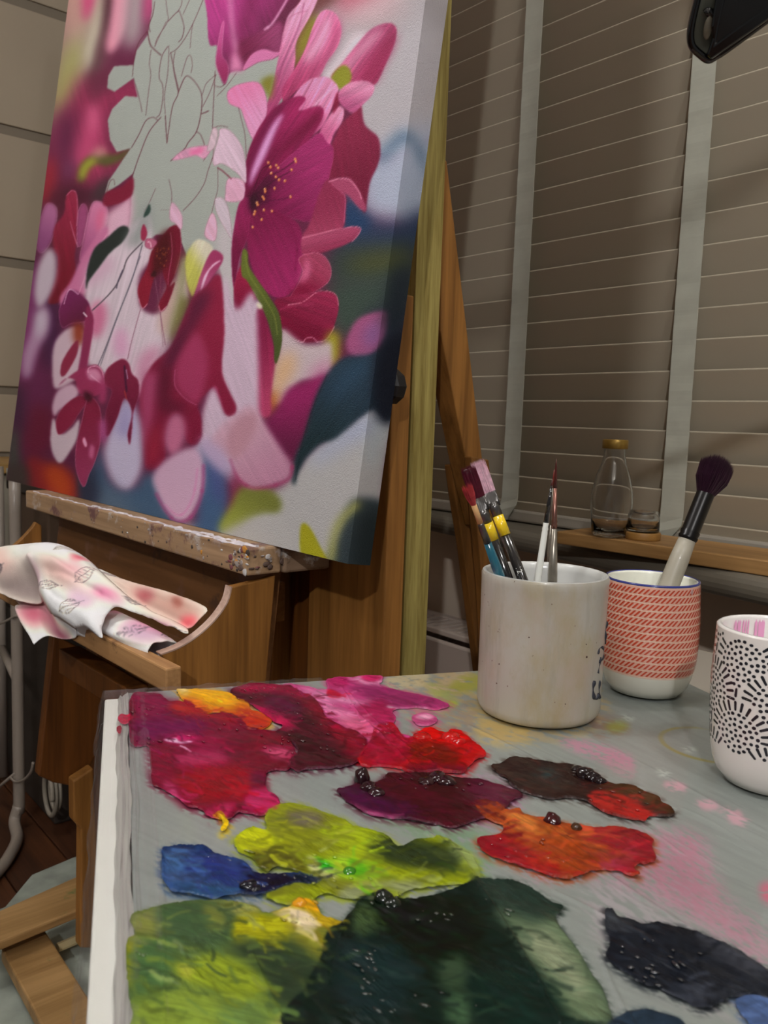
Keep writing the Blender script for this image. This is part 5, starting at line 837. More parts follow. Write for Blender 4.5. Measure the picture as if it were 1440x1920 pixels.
tag(film('film_skirt', backf, 110, 26, pal), 'clear film bunched at the back corner')
# ridge folds of film along the left edge
for a_, h_ in ((-.0015, .0011), (.0022, .0009), (-.0045, .0008)):
    n = 90; V, F = tube([pp(a_+.0006*math.sin(i*.23)+.0006*math.sin(i*.05), .002+i*PL/n*.99, .0006) for i in range(n)], [h_*(.8+.3*math.sin(i*.4)) for i in range(n)], 8); mk('film_fold', V, F, m_film, pal, smooth=True)
# ------------------------------------------------------------------ cups
def rad_at(c, px, py): r = ray(px, py); n = np.array([-r[1], r[0]])/math.hypot(r[0], r[1]); return abs(n@np.array(c[:2]))
def z_at(c, px, py): return oD(px, py, c)[2]
SURF = .0016                                             # cups stand on the film just above the sheet
def vcup(name, c, prof_o, prof_i, m, parent, zc=0, cols=None, n=128, caps=3):
    P = prof_o+prof_i; V = []
    for r, z in P:
        for k in range(n): t = 2*math.pi*k/n; V.append((c[0]+r*math.cos(t), c[1]+r*math.sin(t), zc+z))
    m_ = len(P); F = [(i*n+k, i*n+(k+1) % n, (i+1)*n+(k+1) % n, (i+1)*n+k) for i in range(m_-1) for k in range(n)]
    if caps & 1: F.append(tuple(range(n-1, -1, -1)))
    if caps & 2: F.append(tuple((m_-1)*n+k for k in range(n)))
    cc = None
    if cols is not None: cc = np.array([cols(r, z, i < len(prof_o)) for i, (r, z) in enumerate(P) for k in range(n)])
    return mk(name, V, F, m, parent, smooth=True, cols=cc)
def decal(name, c, prof, shapes, m, parent, zc, off=.00012):
    """printed marks: small flat polygons wrapped on the glaze; shapes are lists of (arc angle, z)"""
    zs_ = np.array([p[1] for p in prof]); rs_ = np.array([p[0] for p in prof]); V = []; F = []
    for sh in shapes:
        b = len(V)
        for t, z in sh: r = np.interp(z, zs_, rs_)+off; V.append((c[0]+r*math.cos(t), c[1]+r*math.sin(t), zc+z))
        F.append(tuple(range(b, b+len(sh))))
    me_o = mk(name, V, [F[0]], m, parent); me = bpy.data.meshes.new(name); og = worldloc(parent); me.from_pydata((np.array(V)-og).tolist(), [], F); me.update(); me.materials.append(m); me_o.data = me
    return me_o
def silh(c, px, py):
    r_ = ray(px, py); rd = rad_at(c, px, py); D_ = math.hypot(c[0], c[1]); t = math.sqrt(D_*D_-rd*rd)/math.hypot(r_[0], r_[1]); return rd, (CAM+t*r_)[2]-c[2]
# white mug
MC = np.array([-.36, .457, SURF]); MR = .0432; MH = z_at(MC, 1021, 1072)-SURF
mug = thing('white_mug', MC, 'grubby white mug with grey lettering holding paintbrushes', 'mug')
m_mug = bpy.data.materials.new('stained_glaze'); m_mug.use_nodes = True; nt = m_mug.node_tree; N = nt.nodes; L = nt.links; b = N['Principled BSDF']; b.inputs['Roughness'].default_value = .32; b.inputs['Coat Weight'].default_value = .15
tc = N.new('ShaderNodeTexCoord')
def blotch(scale, st, lo, hi, c, prev, seed, det=6):
    mp = N.new('ShaderNodeMapping'); mp.inputs['Scale'].default_value = st; mp.inputs['Location'].default_value = (seed, seed*.7, seed*.3); L.new(tc.outputs['Object'], mp.inputs['Vector']); n = N.new('ShaderNodeTexNoise'); n.inputs['Scale'].default_value = scale; n.inputs['Detail'].default_value = det; n.inputs['Roughness'].default_value = .65; L.new(mp.outputs[0], n.inputs['Vector'])
    r = N.new('ShaderNodeMapRange'); r.inputs['From Min'].default_value = lo; r.inputs['From Max'].default_value = hi; L.new(n.outputs['Fac'], r.inputs['Value']); mx = N.new('ShaderNodeMix'); mx.data_type = 'RGBA'; L.new(r.outputs[0], mx.inputs[0])
    if isinstance(prev, tuple): mx.inputs[6].default_value = prev
    else: L.new(prev, mx.inputs[6])
    mx.inputs[7].default_value = (*alb(c).tolist(), 1); return mx.outputs[2]
o1 = blotch(28, (1, 1, .5), .48, .72, (144, 132, 104), (*alb((154, 150, 140)).tolist(), 1), 1.3)
o2 = blotch(60, (1, 1, .12), .52, .8, (128, 122, 110), o1, 4.1); o3 = blotch(34, (1, 1, .6), .62, .76, (128, 122, 80), o2, 7.7); o4 = blotch(240, (1, 1, 1), .72, .75, (84, 60, 48), o3, 2.2, 2); o5 = blotch(22, (1, 1, .6), .55, .75, (154, 140, 128), o4, 9.4)
L.new(o5, b.inputs['Base Color'])
po = [(.001, .0), (MR-.006, .0), (MR-.003, .0006), (MR-.0012, .003), (MR, .007), (MR, .05), (MR+.0006, MH-.006), (MR+.0008, MH-.002), (MR, MH)]
pi_ = [(MR-.0018, MH+.0004), (MR-.0036, MH-.001), (MR-.0044, MH-.005), (MR-.0044, .012), (MR-.007, .007), (.001, .006)]
vcup('mug_body', MC, po, [], m_mug, mug, SURF, caps=1)
inn = [(MR-.0001, MH)]+pi_
me_in = vcup('mug_inside', MC, [], inn, mat('clean_white_glaze', (176, 176, 172), rough=.22, coat=.4), mug, SURF, caps=2)
def oncyl(px, py, c, r):
    d = ray(px, py); a = d[0]**2+d[1]**2; ox, oy = CAM[0]-c[0], CAM[1]-c[1]; bq = ox*d[0]+oy*d[1]; cq = ox*ox+oy*oy-r*r; disc = bq*bq-a*cq
    t = (-bq-math.sqrt(max(disc, 0)))/a; return CAM+t*d
m_ink = mat('slate_ink', (48, 50, 60), rough=.5, k=1.0)
for s_, w_ in (([(1136, 1166), (1134, 1178), (1133, 1192), (1134, 1206)], .0020), ([(1120, 1226), (1123, 1216), (1129, 1214), (1131, 1226), (1127, 1238), (1122, 1240)], .0014), ([(1125, 1232), (1123, 1248), (1120, 1262)], .0013), ([(1113, 1276), (1111, 1290), (1112, 1306), (1117, 1310), (1121, 1300)], .0020), ([(1123, 1276), (1122, 1292), (1123, 1308)], .0016)):
    V, F = tube(spline([oncyl(x, y, MC, MR-.0004) for x, y in s_], False, 4), [w_*(.7+.3*math.sin(i)) for i in range((len(s_)-1)*4+1)], 6); tag(mk('lettering', V, F, m_ink, mug, smooth=True), 'grey painted letter stroke')
for px_, py_, r_ in ((1046, 1148, .0009), (1049, 1145, .0006), (992, 1195, .0006), (1099, 1208, .0005), (936, 1245, .0005), (1100, 1232, .0008), (1060, 1320, .0004)):
    q_ = oncyl(px_, py_, MC, MR); V, F = lathe([(-.0002, r_), (.0003, r_*.8)], q_, q_-np.array([MC[0], MC[1], q_[2]]), 8); mk('paint_speck', V, F, mat('dark_speck', (70, 36, 30), rough=.5, k=1), mug)
# coral cup
CC = np.array([-.341, .5635, SURF]); rr = rad_at(CC, 1313, 1105); r2 = rad_at(CC, 1301, 1270); CH = z_at(CC, 1222, 1084)-SURF
coral = thing('coral_cup', CC, 'small cup printed with coral red slanted dashes, blue rim and white foot', 'cup')
sl = sorted([silh(CC, *p) for p in ((1313, 1125), (1313, 1160), (1311, 1200), (1306, 1240), (1297, 1272), (1284, 1293), (1270, 1304))], key=lambda q: q[1]); sl = [q for q in sl if .004 < q[1] < CH-.006]
po = [(.001, 0), (sl[0][0]*.70, 0), (sl[0][0]*.80, .0006), (sl[0][0]*.93, max(sl[0][1]*.5, .002))]+sl+[(rr, CH-.0008)]
pi_ = [(rr-.0012, CH), (rr-.0022, CH+.0002), (rr-.0030, CH-.0014), (rr-.0034, .05), (rr-.006, .02), (.024, .008), (.001, .006)]
po_f = [(np.interp(z, [p[1] for p in po], [p[0] for p in po]), z) for z in sorted(set([p[1] for p in po[1:]]+list(np.linspace(.017, CH-.0012, 40))))]; po_f = [(.001, 0)]+po_f
ZB = .0185
def ccol(r, z, out): return alb((196, 150, 132)) if out and ZB < z < CH-.001 else alb((178, 176, 164) if out else (214, 208, 190))
m_glz = mat('cup_glaze', attr='col', rough=.16, coat=.6)
vcup('cup_body', CC, po_f, pi_, m_glz, coral, SURF, ccol)
rows = 12; rh = (CH-.002-ZB)/rows; sh = []; ln_ = []
for j in range(rows):
    z0_ = ZB+j*rh; nd = 62
    for k in range(nd):
        t = 2*math.pi*(k+.5*(j % 2)+random.uniform(-.06, .06))/nd; w_ = .024; s_ = .095+random.uniform(-.006, .006); za_ = z0_+.0009; zb_ = z0_+rh-.0006
        # seen from outside, the dashes rise to the right
        sh.append([(t-w_, za_+.0003), (t-w_*.2, za_), (t+w_, za_+.0003), (t+w_+s_, zb_-.0002), (t+w_*.4+s_, zb_+.0002), (t-w_+s_, zb_-.0002)])
    for k in range(64):
        t = 2*math.pi*k/64; t2 = 2*math.pi*(k+1.02)/64; zz = z0_+.0001+.00025*math.sin(k*1.9); ln_.append([(t, zz-.0002), (t2, zz-.0002), (t2, zz+.0002), (t, zz+.0002)])
decal('dash_pattern', CC, po_f[1:], sh, mat('coral_ink', (164, 58, 36), rough=.25, coat=.5), coral, SURF, .0004)
decal('pale_line_pattern', CC, po_f[1:], ln_, mat('pale_line_ink', (206, 186, 166), rough=.25), coral, SURF, .0003)
V, F = lathe([(CH-.0018, rr-.0002), (CH-.0008, rr+.0002), (CH+.0002, rr-.0008), (CH-.0006, rr-.0016)], (CC[0], CC[1], SURF), n=96, closed=False); 
V = []; nn = 96
for k in range(nn):
    t = 2*math.pi*k/nn
    for q in range(8): u_ = 2*math.pi*q/8; V.append((CC[0]+(rr-.0008+.0010*math.cos(u_))*math.cos(t), CC[1]+(rr-.0008+.0010*math.cos(u_))*math.sin(t), SURF+CH-.0004+.0011*math.sin(u_)))
F = [(k*8+q, k*8+(q+1) % 8, ((k+1) % nn)*8+(q+1) % 8, ((k+1) % nn)*8+q) for k in range(nn) for q in range(8)]
tag(mk('rim_line', V, F, mat('cobalt_line', (44, 50, 110), rough=.2, coat=.5), coral, smooth=True), 'cobalt blue rim')
chip = oncyl(1297, 1110, CC, rr+.0002); V, F = lathe([(0, .0016, .0026), (.0006, .001, .002)], chip, chip-np.array([CC[0], CC[1], chip[2]]), 12); tag(mk('rim_chip', V, F, mat('chip', (150, 120, 116), rough=.6), coral), 'small chip below the rim')
# dotted cup
DC = np.array([-.203, .4735, SURF]); rd_ = rad_at(DC, 1338, 1215); rb_ = rad_at(DC, 1330, 1380); DH = z_at(DC, 1470, 1178)-SURF
dots = thing('dotted_cup', DC, 'white cup printed with black dot and dash fans, cut by the right edge', 'cup')
sl = sorted([silh(DC, *p) for p in ((1339, 1210), (1333, 1260), (1330, 1320), (1330, 1370), (1333, 1405), (1342, 1436), (1357, 1464))], key=lambda q: q[1]); sl = [q for q in sl if .003 < q[1] < DH-.006]
rd_ = silh(DC, 1342, 1190)[0]; po = [(.001, 0), (sl[0][0]*.70, 0), (sl[0][0]*.80, .0006), (sl[0][0]*.93, max(sl[0][1]*.5, .0016))]+sl+[(rd_, DH-.0008)]
pi_ = [(rd_-.0011, DH), (rd_-.0024, DH+.0001), (rd_-.0032, DH-.0016), (rd_-.0036, .05), (rd_-.006, .02), (.024, .008), (.001, .006)]
po_d = [(.001, 0)]+[(np.interp(z, [p[1] for p in po], [p[0] for p in po]), z) for z in sorted(set([p[1] for p in po[1:]]+list(np.linspace(.02, DH-.0012, 24))))]
def dcol(r, z, out): return alb((196, 190, 184) if out else (214, 200, 196))
vcup('cup_body', DC, po_d, pi_, m_glz, dots, SURF, dcol)
sh = []; NC = 5; DA = 2*math.pi/NC; RM = rd_; RWS = .0205; ZT = DH-.0035; ZL = .0225; t0 = -2.35
cents = [(t0+(i+.5*(j % 2))*DA, .012+j*RWS) for j in range(-1, 5) for i in range(NC)]
def dang(t, u): return (t-u+math.pi) % (2*math.pi)-math.pi
for (tc_, zc_) in cents:
    def ok_(t, z):
        if z < ZL or z > ZT: return False
        for (t2, z2) in cents:
            if z2 < zc_-.001 and math.hypot(dang(t, t2)*RM, z-z2) < .0198: return False
        return True
    R1 = .0112; R2 = .0140; R3 = .0196
    for ring in range(0, 5):
        r = ring*.0031; n_r = max(1, int(2*math.pi*r/.0033))
        for k in range(n_r):
            a_ = 2*math.pi*k/n_r+ring*.3+random.uniform(-.04, .04); t = tc_+r*math.cos(a_)/RM; z = zc_+r*math.sin(a_)
            if ok_(t, z):
                w_ = .00112*random.uniform(.9, 1.12); h_ = .00098*random.uniform(.9, 1.1); sh.append([(t+w_/RM*math.cos(q*math.pi/4), z+h_*math.sin(q*math.pi/4)) for q in range(8)])
    nr = 27
    for k in range(nr):
        a_ = 2*math.pi*k/nr+random.uniform(-.02, .02); ca, sa = math.cos(a_), math.sin(a_); r0, r1 = R2+random.uniform(-.0003, .0003), R3+random.uniform(-.0006, .0004); tm = tc_+(r0+r1)/2*ca/RM; zm = zc_+(r0+r1)/2*sa
        if ok_(tm, zm) and zm > ZL+.0005 and zm < ZT-.001:
            pts_ = []
            for rr_, wv in ((r0, .0004), (r0+.0006, .0007), (r1-.0007, .00085), (r1, .0004)): pts_.append((rr_, wv))
            q = [(r_, w_) for r_, w_ in pts_]+[(r_, -w_) for r_, w_ in reversed(pts_)]
            sh.append([(tc_+(r_*ca-w_*sa)/RM, min(zc_+r_*sa+w_*ca, DH-.001)) for r_, w_ in q])
decal('dot_and_dash_pattern', DC, po_d[1:], sh, mat('black_ink', (26, 26, 32), rough=.25, coat=.5), dots, SURF)
V = []
for k in range(nn):
    t = 2*math.pi*k/nn
    for q in range(8): u_ = 2*math.pi*q/8; V.append((DC[0]+(rd_-.001+.0011*math.cos(u_))*math.cos(t), DC[1]+(rd_-.001+.0011*math.cos(u_))*math.sin(t), SURF+DH-.0005+.0012*math.sin(u_)))
tag(mk('rim_line', V, F, mat('aqua_line', (146, 172, 172), rough=.2, coat=.5), dots, smooth=True), 'pale aqua rim')
# pink wash inside the dotted cup, at its far left wall
V = []; Fp = []
vd = math.atan2(DC[1], DC[0])
random.seed(5)
for i, (ta, tb_, zl, c_) in enumerate([(a_, a_+random.uniform(.012, .06), random.uniform(.012, .034), 0) for a_ in [random.uniform(.30, 1.0) for _ in range(18)]]):
    q = []
    for s in np.linspace(0, 1, 7): t = vd+ta+(tb_-ta)*s; q.append((t, DH-.003-.001*math.sin(s*9)))
    for s in np.linspace(1, 0, 7): t = vd+ta+(tb_-ta)*s; q.append((t, DH-.003-zl*(1-.5*abs(s-.5))))
    b0_ = len(V)
    for t, z in q: V.append((DC[0]+(rd_-.0042)*math.cos(t), DC[1]+(rd_-.0042)*math.sin(t), SURF+z))
    Fp.append(tuple(range(b0_, b0_+len(q))))
o_ = mk('pink_wash', V, [Fp[0]], mat('pink_wash', (210, 140, 176), rough=.4), dots); me = bpy.data.meshes.new('pink_wash'); me.from_pydata((np.array(V)-worldloc(dots)).tolist(), [], Fp); me.materials.append(o_.data.materials[0]); o_.data = me; o_['label'] = 'pink paint wash inside'

# ------------------------------------------------------------------ brushes
def brush(name, label, base, tip, parts, uax=None, group='paintbrushes standing in the cups'):
    base = np.array(base, float); tip = np.array(tip, float); Ln = np.linalg.norm(tip-base); d = (tip-base)/Ln
    t = thing(name, base, label, 'paintbrush', group)
    for pn, m, prof, *r in parts:
        V, F = lathe([(p[0]*Ln,)+tuple(p[1:]) for p in prof], base, d, 20, uax=uax); o = mk(pn, V, F, m, t, smooth=True)
        if r and r[0]: o['label'] = r[0]
    return t, d, Ln
def bristles(parent, o, d, uax, w1, w2, L_, n, c, r=.00022, flare=.3, rnd=.15, label=None, dome=0, k=1.5, rough=.5):
    """a tuft of real hairs"""
    d, _, _ = frame_axes(d); u = _n(np.array(uax)-d*np.dot(uax, d)); v = np.cross(d, u); V = []; F = []
    for i in range(n):
        q = math.sqrt(random.random()); a = random.random()*2*math.pi; x, y = q*math.cos(a), q*math.sin(a); p = np.array(o)+u*x*w1+v*y*w2
        e = p+u*x*w1*flare+v*y*w2*flare+d*(L_*(1-rnd*random.random()-dome*q*q))+(u*random.uniform(-1, 1)+v*random.uniform(-1, 1))*L_*.03; mid = (p+e)/2+(u*x*w1+v*y*w2)*flare*.35
        b_ = len(V)
        for c_, rr_ in ((p, r), (mid, r)):
            for s in range(3): an = s*2.094; V.append(c_+(u*math.cos(an)+v*math.sin(an))*rr_)
        V.append(e)
        for s in range(3): F.append((b_+s, b_+(s+1) % 3, b_+3+(s+1) % 3, b_+3+s)); F.append((b_+3+s, b_+3+(s+1) % 3, b_+6))
    o = mk('bristles', V, F, mat('bristle', c, rough=rough, noise=.25, nscale=300, k=k, coat=.2), parent)
    if label: o['label'] = label
    return o
m_blk = mat('black_lacquer', (22, 20, 20), rough=.12, coat=1); m_yel = mat('yellow_lacquer', (206, 172, 24), rough=.25, coat=.6); m_fer = mat('blackened_ferrule', (84, 82, 80), rough=.28, metal=.75, noise=.25, nscale=90); m_stl = mat('worn_steel', (128, 122, 112), rough=.3, metal=.7, noise=.2, nscale=120); m_tl = mat('teal_lacquer', (30, 84, 100), rough=.15, coat=1); m_wht = mat('white_lacquer', (208, 204, 196), rough=.3, coat=.3)
camright = R @ np.array([1., 0, 0])
def along(c, p_exit, p_tip, dep_e=0., dep_t=0.):
    """3-D ends of a stick from two pixels: where it leaves the cup and its tip, each at a distance near the cup's axis"""
    a_ = oD(*p_exit, (c[0]*(1+dep_e), c[1]*(1+dep_e))); b_ = oD(*p_tip, (c[0]*(1+dep_t), c[1]*(1+dep_t))); d = _n(b_-a_); base = a_+d*((SURF+.0085-a_[2])/d[2]); return base, b_
# two wide flat brushes with yellow bands
def flatbrush(label, pe, ptip, pye, pyb, bc, bl, k, dt=0.):
    base, tip = along(MC, pe, ptip, -.01, dt); Ln = np.linalg.norm(tip-base); d = (tip-base)/Ln
    def fr(px_, py_): q = oD(px_, py_, (tip+base)[:2]/2); return float(np.clip((q-base)@d/Ln, 0, 1))
    f1, f2 = fr(*pyb), fr(*pye); fw = f2+.035; fb = 1-.135
    t, d, Ln = brush('flat_paintbrush', label, base, tip, [('handle', m_blk, [(0, .0012), (.01, .0022), (f1*.6, .0036), (f1, .0038)]), ('band', m_yel, [(f1, .0039), (f2, .0039)], 'yellow band'), ('ferrule', m_fer, [(f2, .0036), (fw, .0037), (fw+.02, .0035), (fb-.06, .0046, .0022), (fb, .0050, .0018)])], uax=camright)
    bristles(t, base+d*Ln*(fb-.01), d, camright, .0046, .0016, Ln*.145, 420, bc, r=.00032, flare=.10, rnd=.12, label=bl, k=k)
    V, F = lathe([((fb)*Ln, .0047, .0015), ((fb+.05)*Ln, .0050, .0017), ((1-.035)*Ln, .0048, .0013), ((1-.015)*Ln, .0030, .0005)], base, d, 16, uax=camright); mk('paint_load', V, F, mat('loaded_paint', bc, rough=.35, coat=.5, noise=.2, nscale=200), t, smooth=True)
    return t, base, d, Ln, f1
fb1 = flatbrush('flat brush with pale pink bristles, yellow band and black handle numbered 12', (978, 1082), (893, 862), (930, 968), (950, 1002), (180, 144, 156), 'pale pink bristles', 1.5, .01)
fb2 = flatbrush('flat brush with wet crimson bristles beside the pale pink one', (950, 1078), (874, 872), (913, 975), (930, 1006), (66, 8, 26), 'wet crimson bristles', 1.6, -.03)
# writing on the handle
def label_on(t, base, d, Ln, frac, txt, size, rad, m, side=0):
    cu = bpy.data.curves.new('lettering', 'FONT'); cu.body = txt; cu.size = size; cu.align_x = 'LEFT'; cu.align_y = 'CENTER'; cu.extrude = .00003; tmp = bpy.data.objects.new('lettering', cu); COL.objects.link(tmp)
    dg = bpy.context.evaluated_depsgraph_get(); me = bpy.data.meshes.new_from_object(tmp.evaluated_get(dg)); bpy.data.objects.remove(tmp); me.materials.clear(); me.materials.append(m)
    p = base+d*Ln*frac; tocam = _n(CAM-p); z = _n(tocam-d*np.dot(tocam, d)); x = -d; y = np.cross(z, x); p = p+z*(rad+.00008)+y*side
    M = np.eye(4); M[:3, 0] = x; M[:3, 1] = y; M[:3, 2] = z; V = np.array([v.co[:] for v in me.vertices]); yy = V[:, 1]; V[:, 2] += np.sqrt(np.maximum((rad+.0001)**2-np.minimum(yy**2, rad**2*.98), 0))-rad-.0001; V = V@M[:3, :3].T+p-worldloc(t)
    for v, co in zip(me.vertices, V): v.co = co
    o = bpy.data.objects.new('lettering', me); COL.objects.link(o); o.parent = t; return o
m_prt = mat('pale_print', (214, 208, 196), rough=.4)
t, base, d, Ln, f1 = fb1
o = label_on(t, base, d, Ln, .565, '12', .0052, .0037, m_prt, 0); o = label_on(t, base, d, Ln, .475, 'Filbert', .0042, .0036, m_prt)
# teal brush with pink hairs
base, tip = along(MC, (934, 1072), (874, 908), -.035, -.085)
t, d, Ln = brush('thin_paintbrush', 'thin brush with teal handle, bare wood collar and coral pink tip', base, tip, [('handle', m_tl, [(0, .0012), (.3, .0030), (.60, .0036), (.74, .0026)]), ('ferrule', m_fer, [(.74, .0025), (.82, .0022), (.83, .0018)]), ('collar', mat('bare_wood', (196, 156, 108), rough=.5), [(.83, .0020), (.91, .0019), (.915, .001)], 'bare pale wood collar')])
bristles(t, base+d*Ln*.91, d, camright, .0016, .0016, Ln*.09, 160, (150, 46, 50), flare=1.3, label='coral pink bristles')
# white-handled and steel-coloured fine brushes
base, tip = along(MC, (1008, 1088), (1036, 898), .0, .0)
t, d, Ln = brush('fine_paintbrush', 'fine brush with a white handle and black ferrule in the white mug', base, tip, [('handle', m_wht, [(0, .001), (.2, .0020), (.6, .0024), (.76, .0021), (.765, .0019), (.775, .0022), (.785, .0019), (.80, .0020), (.815, .0014)]), ('ferrule', m_blk, [(.80, .0019), (.90, .0015), (.97, .0009)]), ('bristles', mat('dark_hair', (60, 24, 20), rough=.3, coat=.5), [(.96, .0010), (1.0, .0003)])])
o = label_on(t, base, d, Ln, .52, '3000', .0024, .0023, mat('dark_print_small', (60, 60, 66), rough=.5))
base, tip = along(MC, (1036, 1090), (1043, 859), .05, .03)
t, d, Ln = brush('rigger_paintbrush', 'tall grey-handled brush with a needle-fine dark red point', base, tip, [('handle', m_stl, [(0, .0016), (.25, .0036), (.5, .0034), (.70, .0020)], 'worn grey handle'), ('ferrule', mat('copper_ferrule', (120, 84, 74), rough=.25, metal=.8), [(.70, .0021), (.715, .0023), (.72, .0019), (.73, .0022), (.735, .0019), (.88, .0013)]), ('bristles', mat('dark_red_hair', (66, 20, 16), rough=.25, coat=.6), [(.875, .0014), (.93, .0010), (.97, .0006), (1.0, .0001)])])
base, tip = along(MC, (1030, 1092), (1039, 880), .09, .07)
t, d, Ln = brush('fine_paintbrush', 'second grey fine brush hidden just behind the grey rigger', base, tip, [('handle', m_stl, [(0, .0014), (.3, .0028), (.6, .0026), (.74, .0016)]), ('ferrule', m_stl, [(.74, .0017), (.92, .0011)]), ('bristles', mat('red_hair', (110, 30, 24), rough=.3, coat=.5), [(.915, .0012), (.96, .0008), (1.0, .0001)])])
# soft round mop brush in the coral cup
base, tip = along(CC, (1255, 1095), (1352, 853), .0, .04)
Ln = np.linalg.norm(tip-base); d = (tip-base)/Ln
def fr2(px_, py_): q = oD(px_, py_, (tip+base)[:2]/2); return float((q-base)@d/Ln)
fA, fB = fr2(1292, 1008), fr2(1330, 920)
t, d, Ln = brush('mop_brush', 'soft mop brush with dark purple bristles leaning in the coral cup', base, tip, [('handle', mat('beige_handle', (140, 134, 120), rough=.4, coat=.2), [(0, .0040), (.06, .0056), (fA*.55, .0078), (fA*.85, .0074), (fA, .0064)]), ('ferrule', mat('black_ferrule', (16, 14, 14), rough=.3, metal=.3), [(fA-.01, .0062), (fA, .0072), (fA+.008, .0074), (fA+.012, .0068), (fA+.03, .0074), (fA+.034, .0068), (fB, .0068), (fB+.005, .0062)])])
bristles(t, base+d*Ln*(fB-.005), d, camright, .0062, .0062, Ln*(1-fB+.01), 2300, (44, 18, 34), r=.00035, flare=1.0, rnd=.12, dome=.20, label='dark purple bristles', k=1.3)

# ------------------------------------------------------------------ window sill things
bd = [oZ(1045, 1003, .0505), oZ(1500, 1061, .0505)]; zb_ = .0312
yl_, yr_ = .985, .985
f0 = oZ(1043, 1019, zb_); f1_ = oZ(1440, 1081, zb_); bx = (f1_-f0)/np.linalg.norm(f1_-f0); bn = np.array([-bx[1], bx[0], 0])
if bn[1] < 0: bn = -bn
wd_ = .115
tag(prism('wooden_board', [f0, f0+bx*.75, f0+bx*.75+bn*wd_, f0+bn*wd_], (0, 0, .0185), wood('sill_board_wood', (110, 80, 44), (150, 114, 70), axis=0, scale=40), None, .0015), 'plain wooden board lying on the window sill under the bottle', 'board')
zt_ = zb_+.0186
m_cl = mat('clear_glass', (255, 255, 255), rough=.01, trans=1, ior=1.45, k=1.0)
bc_ = oZ(1134, 1007, zt_); bc_ = bc_+bn*.012; rbt = 39/1550*float(-((bc_-CAM)@R)[2]); bh = z_at(bc_, 1150, 828)-zt_
btl = thing('glass_bottle', bc_, 'small clear glass milk bottle with a gold lid on the sill board', 'bottle')
def ring_profile(P, c, zc, m, parent, name, n=48): 
    V = [(c[0]+r*math.cos(2*math.pi*k/n), c[1]+r*math.sin(2*math.pi*k/n), zc+z) for r, z in P for k in range(n)]; q = len(P); F = [(i*n+k, i*n+(k+1) % n, (i+1)*n+(k+1) % n, (i+1)*n+k) for i in range(q-1) for k in range(n)]; F += [tuple(range(n-1, -1, -1)), tuple((q-1)*n+k for k in range(n))]
    return mk(name, V, F, m, parent, smooth=True)
rb2 = rbt*.86; po = [(.001, .0004), (rb2-.004, .0004), (rb2, .005), (rbt*.95, .03), (rbt, bh*.36), (rbt*.97, bh*.46), (rbt*.80, bh*.64), (rbt*.60, bh*.76), (rbt*.50, bh*.86), (rbt*.50, bh*.93), (rbt*.52, bh*.95), (rbt*.52, bh)]
ring_profile(po+[(r-.0022, z) for r, z in reversed(po[2:])]+[(rb2-.006, .006), (.001, .006)], bc_, zt_, m_cl, btl, 'bottle_glass')
ring_profile([(.001, bh-.010), (rbt*.58, bh-.010), (rbt*.60, bh-.009), (rbt*.60, bh+.002), (rbt*.57, bh+.003), (.001, bh+.003)], bc_, zt_, mat('gold_lid', (140, 112, 52), rough=.35, metal=.5, noise=.1, nscale=200), btl, 'lid')
jc = oZ(1196, 1012, zt_)+bn*.012; rj = 31/1550*float(-((jc-CAM)@R)[2])
jr = thing('small_glass_jar', jc, 'tiny clear jar standing upside down on a brown lid beside the bottle', 'jar')
ring_profile([(.001, 0), (rj*1.03, 0), (rj*1.05, .002), (rj*1.05, .009), (rj*1.02, .0105), (.001, .0105)], jc, zt_, mat('brown_lid', (128, 92, 44), rough=.5), jr, 'lid')
ring_profile([(.001, .011), (rj*.92, .011), (rj*.95, .014), (rj*.93, .034), (rj*.8, .040), (.001, .0405), (.001, .038), (rj*.74, .037), (rj*.85, .032), (rj*.86, .014), (.001, .0135)], jc, zt_, m_cl, jr, 'jar_glass')

# ------------------------------------------------------------------ phone on its overhead arm
nph = _n(np.array([.50, -.62, -.35])); p0 = CAM+ray(1330, 60)/1550*.46
def oP(px_, py_, off=0): return on(px_, py_, nph, p0+nph*off)
ph = thing('phone', oP(1330, 118), 'black phone in a shiny bumper case hanging at the top right corner', 'phone')
m_case = mat('black_gloss_case', (10, 10, 10), rough=.12, coat=1); 
oc = spline([oP(x, y) for x, y in ((1318, -60), (1306, -10), (1294, 45), (1289, 72), (1292, 92), (1306, 106), (1327, 118), (1340, 114), (1362, 100), (1400, 72), (1440, 42), (1520, -20), (1560, -60))], False, 4)
ic = spline([oP(x, y) for x, y in ((1324, -60), (1313, -10), (1302, 44), (1300, 68), (1305, 84), (1320, 100), (1326, 86), (1334, 58), (1347, 20), (1356, -10), (1368, -60))], False, 4)
# bumper rim: a tube round the camera side, solid body to the right
V, F = tube(spline([oP(x, y) for x, y in ((1321, -60), (1309, -8), (1297, 44), (1294.5, 70), (1299, 88), (1313, 102), (1328, 112), (1342, 106), (1364, 92), (1440, 36), (1530, -30), (1560, -58))], False, 6), .0021, 12); mk('bumper', V, F, m_case, ph, smooth=True)
prism('camera_plate', [oP(x, y, -.001) for x, y in ((1320, -60), (1308, -8), (1298, 46), (1297, 70), (1304, 86), (1325, 106), (1345, 60), (1375, -60))], -nph*.003, mat('grey_green_plate', (92, 96, 86), rough=.3, coat=.4), ph, .0005)
prism('phone_body', [oP(x, y, .0035) for x, y in ((1366, -60), (1358, -8), (1345, 40), (1340, 70), (1325, 102), (1332, 108), (1400, 62), (1440, 32), (1545, -60))], -nph*.009, mat('phone_glass', (26, 27, 27), rough=.22, coat=.6), ph, .001)
